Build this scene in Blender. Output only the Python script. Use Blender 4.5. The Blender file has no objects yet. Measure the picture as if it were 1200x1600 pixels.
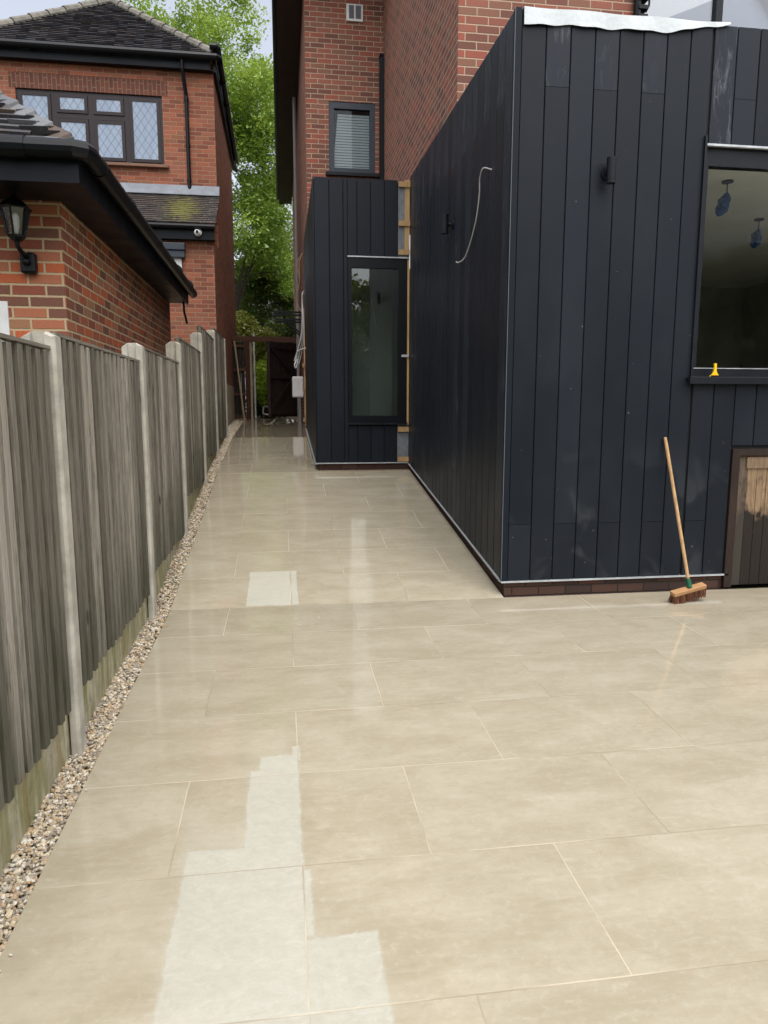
import bpy, math, random
import numpy as np
from mathutils import Vector, Matrix
random.seed(7); rng = np.random.default_rng(7)
S = bpy.context.scene
C = S.collection

# ------------------------------------------------------------------ camera
F_PX, PITCH, ROLL, YAW, CAM_H = 1109.0, .1461, -.001, .1424, 1.648
fw = Vector((math.sin(YAW)*math.cos(PITCH), math.cos(YAW)*math.cos(PITCH), -math.sin(PITCH)))
rt = Vector((math.cos(YAW), -math.sin(YAW), 0)); dn = -rt.cross(fw)
rt2 = math.cos(ROLL)*rt + math.sin(ROLL)*dn; dn2 = -math.sin(ROLL)*rt + math.cos(ROLL)*dn
cam = bpy.data.objects.new('camera', bpy.data.cameras.new('camera')); C.objects.link(cam)
M = Matrix((rt2, -dn2, -fw)).transposed().to_4x4(); M.translation = (0, 0, CAM_H)
cam.matrix_world = M
cam.data.sensor_fit = 'VERTICAL'; cam.data.sensor_height = 36; cam.data.lens = F_PX/1600*36
cam.data.clip_start = .05; cam.data.clip_end = 2000
S.camera = cam

# ------------------------------------------------------------------ light
SUN_EL, SUN_AZ = math.radians(64), math.radians(166)      # azimuth clockwise from +Y: behind the camera
w = bpy.data.worlds.new('World'); S.world = w; w.use_nodes = True
nt = w.node_tree; nt.nodes.clear()
sky = nt.nodes.new('ShaderNodeTexSky'); sky.sky_type = 'NISHITA'; sky.sun_disc = False
sky.sun_elevation = SUN_EL; sky.sun_rotation = SUN_AZ
sky.air_density = 1.0; sky.dust_density = 4.5; sky.ozone_density = 1.2
hs = nt.nodes.new('ShaderNodeHueSaturation'); hs.inputs['Saturation'].default_value = .42
bg = nt.nodes.new('ShaderNodeBackground'); bg.inputs['Strength'].default_value = .15
wo = nt.nodes.new('ShaderNodeOutputWorld')
nt.links.new(sky.outputs[0], hs.inputs['Color']); nt.links.new(hs.outputs[0], bg.inputs['Color']); nt.links.new(bg.outputs[0], wo.inputs['Surface'])
sun = bpy.data.objects.new('sun', bpy.data.lights.new('sun', 'SUN')); C.objects.link(sun)
sun.data.energy = .72; sun.data.angle = math.radians(80); sun.data.color = (1, .97, .92)
sd = Vector((math.sin(SUN_AZ)*math.cos(SUN_EL), math.cos(SUN_AZ)*math.cos(SUN_EL), math.sin(SUN_EL)))
sun.rotation_euler = (-sd).to_track_quat('-Z', 'Y').to_euler(); sun.location = sd*60
S.view_settings.view_transform = 'Standard'; S.view_settings.look = 'None'
S.view_settings.exposure = .96; S.view_settings.gamma = 1

# ------------------------------------------------------------------ helpers
def lin(r, g, b, a=1):
    f = lambda c: (c/255/12.92) if c/255 <= .04045 else ((c/255+.055)/1.055)**2.4
    return (f(r), f(g), f(b), a)

class N:
    """small wrapper to write node graphs as expressions"""
    def __init__(s, name):
        s.mat = bpy.data.materials.new(name); s.mat.use_nodes = True
        s.t = s.mat.node_tree; s.t.nodes.clear()
        s.out = s.t.nodes.new('ShaderNodeOutputMaterial')
    def node(s, typ, ins=None, **kw):
        n = s.t.nodes.new(typ)
        for k, v in kw.items(): setattr(n, k, v)
        for k, v in (ins or {}).items(): s.put(n.inputs[k], v)
        return n
    def put(s, sock, v):
        if isinstance(v, bpy.types.NodeSocket): s.t.links.new(v, sock)
        elif isinstance(v, bpy.types.Node): s.t.links.new(v.outputs[0], sock)
        else:
            if sock.type == 'RGBA' and isinstance(v, (tuple, list)) and len(v) == 3: v = (*v, 1)
            sock.default_value = v
    def m(s, op, a, b=None, c=None, clamp=False):
        n = s.t.nodes.new('ShaderNodeMath'); n.operation = op; n.use_clamp = clamp
        for i, v in enumerate((a, b, c)):
            if v is not None: s.put(n.inputs[i], v)
        return n.outputs[0]
    def add(s, a, b): return s.m('ADD', a, b)
    def sub(s, a, b): return s.m('SUBTRACT', a, b)
    def mul(s, a, b): return s.m('MULTIPLY', a, b)
    def div(s, a, b): return s.m('DIVIDE', a, b)
    def step(s, x, a, b):
        n = s.node('ShaderNodeMapRange', {0: x, 1: a, 2: b}, interpolation_type='SMOOTHSTEP'); return n.outputs[0]
    def rng(s, x, a, b, c, d):
        n = s.node('ShaderNodeMapRange', {0: x, 1: a, 2: b, 3: c, 4: d}); return n.outputs[0]
    def obj(s): return s.node('ShaderNodeTexCoord').outputs['Object']
    def xyz(s, v):
        n = s.node('ShaderNodeSeparateXYZ', {0: v}); return n.outputs
    def vec(s, x, y, z=0.0): return s.node('ShaderNodeCombineXYZ', {0: x, 1: y, 2: z}).outputs[0]
    def scale(s, v, sc): return s.node('ShaderNodeVectorMath', {0: v, 1: sc}, operation='MULTIPLY').outputs[0]
    def noise(s, v, sc, det=4, rough=.55, dist=0):
        return s.node('ShaderNodeTexNoise', {'Vector': v, 'Scale': sc, 'Detail': det, 'Roughness': rough, 'Distortion': dist}).outputs[0]
    def white(s, v): return s.node('ShaderNodeTexWhiteNoise', {'Vector': v}, noise_dimensions='3D').outputs
    def mix(s, f, a, b, blend='MIX'):
        n = s.t.nodes.new('ShaderNodeMix'); n.data_type = 'RGBA'; n.blend_type = blend
        s.put(n.inputs[0], f); s.put(n.inputs[6], a); s.put(n.inputs[7], b); return n.outputs[2]
    def ramp(s, f, stops, interp='LINEAR'):
        n = s.t.nodes.new('ShaderNodeValToRGB'); n.color_ramp.interpolation = interp
        e = n.color_ramp.elements
        while len(e) < len(stops): e.new(.5)
        for i, (p, c) in enumerate(stops): e[i].position = p; e[i].color = c if len(c) == 4 else (*c, 1)
        s.put(n.inputs[0], f); return n.outputs[0]
    def attr(s, name): return s.node('ShaderNodeAttribute', attribute_name=name).outputs['Fac']
    def bump(s, h, strength=.5, dist=.01): return s.node('ShaderNodeBump', {'Height': h, 'Strength': strength, 'Distance': dist}).outputs[0]
    def pbr(s, col, rough=.6, bump=None, spec=.5, metal=0, **kw):
        n = s.node('ShaderNodeBsdfPrincipled', {'Base Color': col, 'Roughness': rough, 'Specular IOR Level': spec, 'Metallic': metal})
        for k, v in kw.items(): s.put(n.inputs[k.replace('_', ' ')], v)
        if bump is not None: s.t.links.new(bump, n.inputs['Normal'])
        s.t.links.new(n.outputs[0], s.out.inputs[0]); return s.mat

class MB:
    """collects geometry for ONE mesh object; every face carries a 'tint' value"""
    def __init__(s): s.v = []; s.f = []; s.t = []; s.mi = []; s.cur = 0
    def face(s, pts, tint=.5):
        i = len(s.v); s.v += [tuple(p) for p in pts]; s.f.append(tuple(range(i, i+len(pts)))); s.t.append(tint); s.mi.append(s.cur)
    def box(s, x0, x1, y0, y1, z0, z1, tint=.5): s.hexa([(x0,y0,z0),(x1,y0,z0),(x1,y1,z0),(x0,y1,z0)], [(x0,y0,z1),(x1,y0,z1),(x1,y1,z1),(x0,y1,z1)], tint)
    def hexa(s, bot, top, tint=.5):
        i = len(s.v); n = len(bot); s.v += [tuple(p) for p in bot]+[tuple(p) for p in top]
        fs = [tuple(i+k for k in reversed(range(n))), tuple(i+n+k for k in range(n))]
        fs += [(i+k, i+(k+1) % n, i+n+(k+1) % n, i+n+k) for k in range(n)]
        s.f += fs; s.t += [tint]*len(fs); s.mi += [s.cur]*len(fs)
    def bar(s, a, b, wx, wz, tint=.5, up=(0, 0, 1)):
        a, b = Vector(a), Vector(b); d = (b-a).normalized(); up = Vector(up)
        x = d.cross(up)
        if x.length < 1e-4: x = d.cross(Vector((0, 1, 0)))
        x.normalize(); z = x.cross(d)
        q = [(-1,-1), (1,-1), (1,1), (-1,1)]
        s.hexa([a+x*wx/2*i+z*wz/2*j for i, j in q], [b+x*wx/2*i+z*wz/2*j for i, j in q], tint)
    def tube(s, pts, r, n=8, tint=.5, caps=True):
        pts = [Vector(p) for p in pts]; rs = r if isinstance(r, (list, tuple)) else [r]*len(pts)
        base = len(s.v); ref = None
        for k, p in enumerate(pts):
            d = (pts[min(k+1, len(pts)-1)]-pts[max(k-1, 0)]).normalized()
            if ref is None:
                ref = d.cross(Vector((0, 0, 1)))
                if ref.length < 1e-3: ref = d.cross(Vector((0, 1, 0)))
            x = (ref-d*ref.dot(d)).normalized(); ref = x; y = d.cross(x)
            for j in range(n):
                a = 2*math.pi*j/n; s.v.append(tuple(p+(x*math.cos(a)+y*math.sin(a))*rs[k]))
        for k in range(len(pts)-1):
            for j in range(n):
                s.f.append((base+k*n+j, base+k*n+(j+1) % n, base+(k+1)*n+(j+1) % n, base+(k+1)*n+j)); s.t.append(tint); s.mi.append(s.cur)
        if caps:
            s.f.append(tuple(base+j for j in reversed(range(n)))); s.f.append(tuple(base+(len(pts)-1)*n+j for j in range(n))); s.t += [tint]*2; s.mi += [s.cur]*2
    def lathe(s, c, prof, n=12, tint=.5):
        c = Vector(c); base = len(s.v)
        for r, z in prof:
            for j in range(n):
                a = 2*math.pi*(j+.5)/n; s.v.append((c.x+r*math.cos(a), c.y+r*math.sin(a), c.z+z))
        for k in range(len(prof)-1):
            for j in range(n):
                s.f.append((base+k*n+j, base+k*n+(j+1) % n, base+(k+1)*n+(j+1) % n, base+(k+1)*n+j)); s.t.append(tint); s.mi.append(s.cur)
        s.f.append(tuple(base+j for j in reversed(range(n)))); s.f.append(tuple(base+(len(prof)-1)*n+j for j in range(n))); s.t += [tint]*2; s.mi += [s.cur]*2
    def build(s, name, mat, parent=None, smooth=False, bevel=0):
        me = bpy.data.meshes.new(name); me.from_pydata(s.v, [], s.f)
        a = me.attributes.new('tint', 'FLOAT', 'FACE'); a.data.foreach_set('value', np.array(s.t, dtype=np.float32))
        for mm in (mat if isinstance(mat, (list, tuple)) else [mat]): me.materials.append(mm)
        me.polygons.foreach_set('material_index', np.array(s.mi, dtype=np.int32))
        if smooth: me.polygons.foreach_set('use_smooth', np.ones(len(s.f), dtype=bool))
        me.update()
        o = bpy.data.objects.new(name, me); C.objects.link(o)
        if parent: o.parent = parent; o.matrix_parent_inverse = Matrix.Translation(parent.location).inverted()
        if bevel:
            b = o.modifiers.new('bevel', 'BEVEL'); b.width = bevel; b.segments = 2; b.limit_method = 'ANGLE'; b.angle_limit = .6
        return o

def tag(o, label, cat, group=None):
    o['label'] = label; o['category'] = cat
    if group: o['group'] = group
    return o
def thing(name, loc, label, cat, group=None):
    o = bpy.data.objects.new(name, None); C.objects.link(o); o.location = loc; o.empty_display_size = .1
    return tag(o, label, cat, group)
def setting(o, kind='structure'): o['kind'] = kind; return o

# the ground falls gently on the terrace, climbs along the side of the house, then eases off
PV = [-300, -60, 0, 5.287, 9.5, 12.6, 17.2, 30, 300]
PZ = [-3.2, -1.77, 0, .156, .80, 1.138, 1.375, 1.42, 1.5]
def gz(v): return float(np.interp(v, PV, PZ))

# ------------------------------------------------------------------ materials
def plain(name, col, rough=.5, spec=.4, metal=0, nscale=0, namt=.15, bump=0):
    n = N(name)
    if not nscale: return n.pbr(col, rough, spec=spec, metal=metal)
    o = n.obj(); f = n.noise(o, nscale, 5, .6)
    dark = tuple(c*(1-namt) for c in col[:3]); lite = tuple(min(1, c*(1+namt)) for c in col[:3])
    c = n.mix(n.step(f, .3, .7), dark, lite)
    return n.pbr(c, n.rng(f, .3, .7, max(.02, rough-.08), rough+.08), n.bump(f, bump, .01) if bump else None, spec, metal)

def brick(name, cols, mortar, bw=.225, bh=.075, mj=.010, soldier=False, rough=.85, depth=.006, dirt=.25):
    n = N(name); o = n.obj(); x, y, z = n.xyz(o)
    nx = n.xyz(n.node('ShaderNodeNewGeometry').outputs['True Normal'])
    side = n.m('GREATER_THAN', n.m('ABSOLUTE', nx[0]), .6)
    u = n.add(n.mul(x, n.sub(1.0, side)), n.mul(y, side))
    wob = n.mul(n.sub(n.noise(o, 22, 3), .5), .006)
    u = n.add(u, wob); zz = n.add(z, n.mul(n.sub(n.noise(o, 17, 3), .5), .006))
    if soldier: u, zz = n.add(zz, 100.0), n.add(u, 100.0)
    row = n.m('FLOOR', n.div(zz, bh)); par = n.m('FLOORED_MODULO', row, 2.0)
    uu = n.div(n.add(u, n.mul(par, bw*.5)), bw); col = n.m('FLOOR', uu)
    fu = n.mul(n.sub(uu, col), bw); fz = n.mul(n.sub(n.div(zz, bh), row), bh)
    eu = n.m('MINIMUM', fu, n.sub(bw, fu)); ez = n.m('MINIMUM', fz, n.sub(bh, fz))
    e = n.m('MINIMUM', eu, ez)
    body = n.step(e, mj*.35, mj*.75)
    wn = n.white(n.vec(col, row, side))
    k = len(cols); stops = [(i/k, c) for i, c in enumerate(cols)]
    base = n.ramp(wn[0], stops, 'CONSTANT')
    fine = n.noise(n.scale(o, (1, 1, 2.2)), 60, 5, .7); big = n.noise(o, 1.3, 4)
    base = n.mix(n.mul(n.step(fine, .3, .7), .55), base, n.mix(.5, base, (.05, .03, .025)))
    base = n.mix(n.mul(n.step(big, .45, .7), dirt), base, n.mix(.6, base, (.04, .032, .03)))
    mo = n.mix(n.noise(o, 40, 3), tuple(c*.75 for c in mortar[:3]), mortar)
    c = n.mix(body, mo, base)
    h = n.add(n.mul(body, 1.0), n.mul(fine, .35))
    return n.pbr(c, rough, n.bump(h, .7, depth), .3)

HOUSE_BR = brick('house brick', [lin(146,90,75), lin(128,83,70), lin(154,96,79), lin(118,79,67), lin(140,98,80), lin(158,90,73)], lin(186,164,140), dirt=.15)
NEIGH_BR = brick('orange brick', [lin(150,88,66), lin(162,97,72), lin(134,78,60), lin(152,94,74), lin(126,76,60), lin(144,94,70)], lin(160,132,108))
GARAGE_BR = brick('mixed brick', [lin(176,98,68), lin(152,86,66), lin(168,122,90), lin(196,104,66), lin(142,90,70), lin(172,98,70), lin(128,86,70), lin(182,114,84)], lin(200,178,142), mj=.013, dirt=.06)
SOLDIER_BR = brick('soldier brick', [lin(108,66,54), lin(98,62,52), lin(116,70,56)], lin(140,118,98), soldier=True)
PLINTH_BR = brick('plinth brick', [lin(92,58,48), lin(66,50,44), lin(84,60,50), lin(74,50,42)], lin(52,46,40))

def paving():
    n = N('porcelain paving'); o = n.obj(); x, y, z = n.xyz(o)
    L, W, v0, u0 = .914, .600, 1.687, .043
    ramp_v = n.m('MAXIMUM', n.sub(y, 5.287), 0.0)
    flat_v = n.m('MINIMUM', y, 5.287)
    rv = n.div(n.add(n.sub(flat_v, v0), n.mul(ramp_v, 1.010)), W)
    row = n.m('FLOOR', rv); fr = n.sub(rv, row)
    par = n.m('FLOORED_MODULO', row, 2.0)
    ru = n.div(n.sub(n.sub(x, u0), n.mul(par, L*.5)), L); col = n.m('FLOOR', ru); fu = n.sub(ru, col)
    ev = n.mul(n.m('MINIMUM', fr, n.sub(1.0, fr)), W); eu = n.mul(n.m('MINIMUM', fu, n.sub(1.0, fu)), L)
    e = n.m('MINIMUM', ev, eu)
    joint = n.sub(1.0, n.step(e, .0016, .0036))
    wn = n.white(n.vec(col, row, 3.0))
    # printed cloud pattern of the tiles, shifted per tile
    off = n.node('ShaderNodeVectorMath', {0: o, 1: n.scale(wn[1], (9, 9, 9))}, operation='ADD').outputs[0]
    cl = n.noise(n.scale(off, (1, 1.9, 1)), 2.6, 7, .62, .4)
    st = n.noise(n.scale(off, (.9, 5.5, 1)), 7, 6, .7, .3)
    gr = n.noise(o, 420, 2, .7)
    base = n.mix(n.step(cl, .30, .72), lin(160,151,129), lin(177,169,149))
    base = n.mix(n.mul(n.step(st, .48, .75), .34), base, lin(186,180,162))
    base = n.mix(n.mul(n.step(st, .5, .28), .22), base, lin(158,146,122))
    base = n.mix(n.rng(wn[0], 0, 1, 0, .14), base, lin(154,146,126))
    mott = n.noise(n.scale(off, (1, 1.3, 1)), 26, 6, .8, .6)
    base = n.mix(n.mul(n.step(mott, .50, .70), .34), base, lin(192,186,170))
    base = n.mix(n.mul(n.step(mott, .48, .30), .32), base, lin(146,134,110))
    base = n.mix(n.mul(gr, .12), base, lin(128,118,96))
    # patches that have dried out: they end along the tile joints with ragged edges
    nz = n.noise(n.vec(x, y, 0.0), 5, 5, .6); nz2 = n.noise(n.vec(x, y, 4.0), 30, 4, .6)
    dx = n.add(n.mul(n.sub(nz, .5), .03), n.mul(n.sub(nz2, .5), .014))
    nz3 = n.noise(n.vec(x, y, 9.0), 6, 5, .6)
    dy = n.add(n.mul(n.sub(nz3, .5), .035), n.mul(n.sub(nz2, .5), .014))
    px, py = n.add(x, dx), n.add(y, dy)
    dry = None
    for (a, b, c_, d) in DRY:
        q = n.m('MAXIMUM', n.sub(n.m('ABSOLUTE', n.sub(px, (a+b)/2)), (b-a)/2), n.sub(n.m('ABSOLUTE', n.sub(py, (c_+d)/2)), (d-c_)/2))
        dry = q if dry is None else n.m('MINIMUM', dry, q)
    drym = n.sub(1.0, n.step(dry, -.010, .008))
    speck = n.mul(n.step(n.noise(n.vec(x, y, 2.0), 24, 5, .7), .60, .66), n.mul(n.step(n.m('ABSOLUTE', n.sub(x, .12)), .36, .0), n.step(n.m('ABSOLUTE', n.sub(y, 4.95)), .55, .05)))
    drym = n.m('MAXIMUM', drym, n.mul(speck, .8))
    drycol = n.mix(n.step(mott, .3, .7), lin(172,173,161), lin(186,186,176))
    base = n.mix(n.mul(drym, .60), base, drycol)
    jc = n.mix(n.step(n.noise(n.vec(x, y, 6.0), 1.7, 3), .42, .6), lin(148,134,112), lin(200,188,164))
    base = n.mix(n.mul(joint, .62), base, jc)
    # wetness of the surface, smoothest at the puddle end
    wet = n.noise(n.vec(n.mul(x, 1.0), n.mul(y, .35), 1.0), 1.5, 4, .55)
    pud = n.step(y, 12.45, 12.62)
    r = n.rng(n.step(wet, .35, .65), 0, 1, .03, .11)
    r = n.mul(r, n.sub(1.0, n.mul(pud, .9)))
    r = n.add(r, n.mul(drym, .30)); r = n.add(r, n.mul(joint, .25))
    base = n.mix(n.mul(pud, .45), base, lin(120,108,86))  # wet end tinted dark, the gate's reflection put into the colour
    h = n.add(n.mul(joint, -1.0), n.mul(n.mul(gr, n.sub(1.0, pud)), .10))
    lip = n.mul(n.noise(n.vec(x, y, 0.0), 1.6, 2), .8)
    return n.pbr(base, r, n.bump(n.add(h, n.mul(lip, n.sub(1.0, pud))), .30, .002), .5, Coat_Weight=n.mul(n.sub(1.0, drym), .55), Coat_Roughness=n.rng(pud, 0, 1, .045, .0), Coat_IOR=1.33)
DRY = [(-.165, .046, 2.40, 2.94), (-.125, .046, 2.92, 3.05), (.02, .055, 3.0, 3.13), (-.365, .046, 2.27, 2.415), (-.365, .046, .9, 2.29), (.04, .07, 1.96, 2.27), (.04, .262, .9, 1.955),
       (-.292, .046, 5.305, 5.99), (.05, .10, 5.305, 5.99)]
PAVE = paving()

def cladding():
    n = N('dark cladding boards'); o = n.obj(); t = n.attr('tint')
    x, y, z = n.xyz(o)
    grain = n.noise(n.vec(n.mul(x, 1.0), n.mul(y, 1.0), n.mul(z, .05)), 160, 4, .7)
    cl = n.noise(n.scale(o, (1, 1, .6)), 2.1, 5, .6)
    base = n.mix(n.step(t, 0, 1), lin(22,27,34), lin(33,39,47))
    base = n.mix(n.mul(n.step(cl, .45, .75), .3), base, lin(36,42,48))
    up = n.noise(n.scale(o, (6, 6, 1.1)), 3.0, 6, .75, .8)
    scuff = n.mul(n.step(t, .80, 1.0), n.step(up, .50, .74))
    base = n.mix(n.mul(scuff, .42), base, lin(140,146,152))
    sm = n.noise(n.node('ShaderNodeVectorMath', {0: o, 1: (3.1, 0, 7.7)}, operation='ADD').outputs[0], 1.5, 3, .45, 1.6)
    low = n.step(z, 1.5, .8)
    base = n.mix(n.mul(n.mul(n.step(sm, .58, .70), low), .10), base, lin(120,124,126))
    dots = n.step(n.noise(o, 36, 1, .3), .82, .85)
    base = n.mix(n.mul(dots, .28), base, lin(170,172,172))
    r = n.rng(cl, .3, .7, .36, .52)
    return n.pbr(base, r, n.bump(grain, .3, .002), .20)
CLAD = cladding()
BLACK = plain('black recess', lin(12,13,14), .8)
CHAR = plain('dark coated metal', lin(20,24,30), .42, .25, nscale=6, namt=.12)
ANTH = plain('grey coated frame', lin(50,58,67), .4, nscale=8, namt=.08)
SILVER = plain('pale metal bead', lin(185,190,192), .38, .5, .3, nscale=12, namt=.15)
PLASTIC_BLK = plain('black plastic', lin(14,16,20), .36, .25)
FASCIA = plain('black painted board', lin(16,19,25), .45, .2, nscale=5, namt=.2)
WHITE = plain('white plastic', lin(222,222,220), .4, nscale=8, namt=.05)
BROWN_FR = plain('brown window frame', lin(34,20,20), .35, nscale=10, namt=.15)
LEAD = plain('lead sheet', lin(110,116,124), .5, nscale=5, namt=.2)
RENDER = plain('cement render', lin(172,164,140), .9, nscale=6, namt=.15, bump=.3)
PLASTER = plain('bare plaster', lin(226,223,212), .9, nscale=2, namt=.06)
PLASTER_PALE = plain('pale plaster', lin(196,198,192), .9, nscale=2, namt=.05)  # plain pale plaster for the porch room
FLOOR_IN = plain('bare screed', lin(150,146,138), .8, nscale=3)
MEMB = plain('grey breather membrane', lin(112,116,120), .55, nscale=14, namt=.18, bump=.4)
FELT = plain('roof felt', lin(60,62,66), .85, nscale=8)
BLUE = plain('blue plastic bag', lin(14,74,140), .3, nscale=20, namt=.3)
YEL = plain('yellow plastic', lin(240,190,20), .35)
GREEN_PL = plain('green plastic socket', lin(20,84,58), .4)
CABLE = plain('grey cable sheath', lin(186,186,182), .45)
SOFFIT = plain('dark brown soffit', lin(52,38,36), .55, nscale=4, namt=.25)
NETTING = plain('white membrane sheet', lin(196,203,205), .55, nscale=16, namt=.06, bump=.5)

def wood(name, a, b, axis='z', sc=1.0, rough=.65, weather=None, bumpy=.3, spec=.3):
    n = N(name); o = n.obj(); t = n.attr('tint'); x, y, z = n.xyz(o)
    k = {'x': (.06, 1, 1), 'y': (1, .06, 1), 'z': (1, 1, .06)}[axis]
    off = n.node('ShaderNodeVectorMath', {0: o, 1: n.vec(n.mul(t, 13.0), n.mul(t, 7.0), n.mul(t, 31.0))}, operation='ADD').outputs[0]
    g = n.noise(n.scale(off, k), 55*sc, 6, .7, .6); big = n.noise(n.scale(off, k), 9*sc, 4, .6, 1.2)
    c = n.mix(n.step(g, .3, .7), a, b)
    c = n.mix(n.mul(n.step(big, .45, .7), .5), c, tuple(q*.55 for q in a[:3]))
    c = n.mix(n.rng(t, 0, 1, 0, .6), c, tuple(q*.6 for q in a[:3]))
    if weather:
        wc, lo, hi, amt = weather
        c = n.mix(n.mul(n.mul(n.step(z, hi, lo), n.step(n.noise(n.scale(o, (1, 1, .35)), 7, 5), .3, .6)), amt), c, wc)
    return n.pbr(c, rough, n.bump(n.add(g, n.mul(big, .6)), bumpy, .004), spec)
def fence_mat():
    n = N('weathered grey boards'); o = n.obj(); t = n.attr('tint'); x, y, z = n.xyz(o)
    off = n.node('ShaderNodeVectorMath', {0: o, 1: n.vec(n.mul(t, 13.0), n.mul(t, 7.0), n.mul(t, 31.0))}, operation='ADD').outputs[0]
    g = n.noise(n.scale(off, (1, 1, .035)), 170, 5, .65, .2); pat = n.noise(n.scale(off, (1, 1, .25)), 7, 5, .65)
    c = n.mix(t, lin(98,93,82), lin(162,156,143))
    c = n.mix(n.mul(n.step(g, .5, .3), .7), c, lin(62,57,49)); c = n.mix(n.mul(n.step(g, .55, .75), .35), c, lin(176,172,162))
    c = n.mix(n.mul(n.step(pat, .50, .70), .55), c, lin(74,70,62))
    kn = n.node('ShaderNodeTexVoronoi', {'Vector': n.scale(off, (1, 1, .45)), 'Scale': 4.2}).outputs[0]
    c = n.mix(n.mul(n.step(kn, .11, .05), .85), c, lin(38,34,29))
    dampn = n.noise(n.vec(n.mul(y, 1.0), 0.0, n.mul(z, .3)), 3.2, 5, .65)
    rel = n.sub(z, n.add(n.mul(y, .02), n.mul(n.m('MAXIMUM', n.sub(y, 5.3), 0.0), .13)))
    low = n.step(n.add(rel, n.mul(n.sub(dampn, .5), 1.6)), 1.05, .25)
    c = n.mix(n.mul(low, .62), c, lin(62,62,46))
    return n.pbr(c, .88, n.bump(n.add(g, n.mul(pat, .5)), .8, .003), .2)
FENCE_W = fence_mat()
NEW_PINE = wood('new pine batten', lin(178,142,94), lin(202,168,120), 'z', 1, .6)
PALE_PINE = wood('pine broom handle', lin(168,130,88), lin(198,164,120), 'z', 1.4, .45, bumpy=.1)
HEAD_W = wood('broom head wood', lin(168,124,84), lin(196,156,112), 'x', 1.2, .5)
GATE_W = wood('dark stained gate boards', lin(38,29,25), lin(58,44,37), 'z', 1, .7)
POST_W = wood('red brown stained post', lin(58,32,24), lin(82,48,36), 'z', 1, .7)
BEAM_W = wood('weathered brown beam', lin(78,50,38), lin(112,80,62), 'x', 1, .75)
STICK_W = wood('pale weathered stick', lin(150,132,108), lin(180,164,138), 'z', 1, .7)
HATCH_FR = wood('worn brown door frame', lin(34,25,21), lin(62,45,35), 'z', 1, .65)

def hatch_mat():
    n = N('worn hatch boards'); o = n.obj(); t = n.attr('tint'); x, y, z = n.xyz(o)
    g = n.noise(n.scale(n.node('ShaderNodeVectorMath', {0: o, 1: n.vec(n.mul(t, 9.0), 0.0, n.mul(t, 5.0))}, operation='ADD').outputs[0], (1, 1, .07)), 60, 6, .7)
    c = n.mix(n.step(g, .3, .7), lin(112,91,70), lin(150,126,98))
    stain = n.noise(n.scale(o, (1, 1, .5)), 6, 6, .65)
    low = n.add(n.mul(n.step(z, 1.15, .35), .62), n.sub(n.mul(stain, 1.9), .52))
    c = n.mix(n.mul(n.step(low, .50, .76), .96), c, lin(20,17,16))
    c = n.mix(n.mul(n.step(t, .65, 1), .75), c, lin(66,60,54))
    return n.pbr(c, .7, n.bump(g, .5, .004), .3)
HATCH_W = hatch_mat()

def concrete(name, col, algae=0, z0=0.0):
    n = N(name); o = n.obj(); x, y, z = n.xyz(o); t = n.attr('tint')
    f = n.noise(o, 9, 6, .65); g = n.noise(o, 130, 3, .7)
    c = n.mix(n.step(f, .3, .7), tuple(q*.68 for q in col[:3]), col)
    c = n.mix(n.mul(n.step(g, .5, .7), .3), c, tuple(q*.6 for q in col[:3]))
    if algae:
        strk = n.noise(n.vec(n.mul(y, 1.0), 0.0, n.mul(z, .12)), 14, 5, .6, .3)
        c = n.mix(n.mul(n.step(strk, .36, .62), algae), c, lin(118,120,62))
        s2 = n.noise(n.vec(n.mul(y, 1.0), 5.0, n.mul(z, .10)), 10, 5, .6, .3)
        c = n.mix(n.mul(n.step(s2, .50, .68), .6*algae), c, lin(146,112,72))
        c = n.mix(n.mul(n.step(n.noise(o, 20, 4), .55, .7), .35*algae), c, lin(50,54,28))
    return n.pbr(c, .88, n.bump(n.add(f, n.mul(g, .5)), .4, .006), .25)
POST_C = concrete('post concrete', lin(186,182,170), .10)
GBOARD_C = concrete('stained concrete', lin(190,182,158), .75)

def stones():
    n = N('gravel stones'); t = n.attr('tint'); o = n.obj()
    c = n.ramp(t, [(0, lin(150,140,124)), (.16, lin(188,170,140)), (.32, lin(204,192,168)), (.46, lin(168,152,128)), (.6, lin(208,202,188)), (.76, lin(178,152,120)), (.86, lin(150,141,130)), (.93, lin(196,180,150))], 'CONSTANT')
    f = n.noise(o, 150, 4, .7)
    c = n.mix(n.mul(f, .22), c, tuple(v*.0+.12 for v in (1, 1, 1)))
    return n.pbr(c, .75, n.bump(f, .5, .003), .35)
STONE = stones()

def tiles_mat(name, cols, moss=.35, mosscol=lin(74,76,50)):
    n = N(name); t = n.attr('tint'); o = n.obj()
    c = n.ramp(t, [(i/len(cols), q) for i, q in enumerate(cols)], 'CONSTANT')
    f = n.noise(o, 30, 5, .7); g = n.noise(o, 7, 6, .7)
    c = n.mix(n.mul(f, .4), c, (.02, .02, .022))
    c = n.mix(n.mul(n.step(g, .56, .68), moss), c, mosscol)
    c = n.mix(n.mul(n.step(n.noise(o, 55, 3), .64, .72), .35), c, lin(150,148,138))
    return n.pbr(c, .62, n.bump(f, .5, .006), .4)
ROOF_T = tiles_mat('dark plain tiles', [lin(50,47,52), lin(60,55,56), lin(45,43,49), lin(62,55,54), lin(53,52,58)], .22)
GAR_T = tiles_mat('old slate grey tiles', [lin(80,80,84), lin(108,108,112), lin(62,60,62), lin(94,80,70), lin(122,124,126)], .4, lin(86,78,54))
LEAN_T = tiles_mat('brown lean-to tiles', [lin(74,66,60), lin(84,72,64), lin(66,60,58)], .25, lin(96,96,62))
RIDGE_T = plain('ridge tile concrete', lin(112,108,100), .8, nscale=7, namt=.35, bump=.5)
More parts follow.
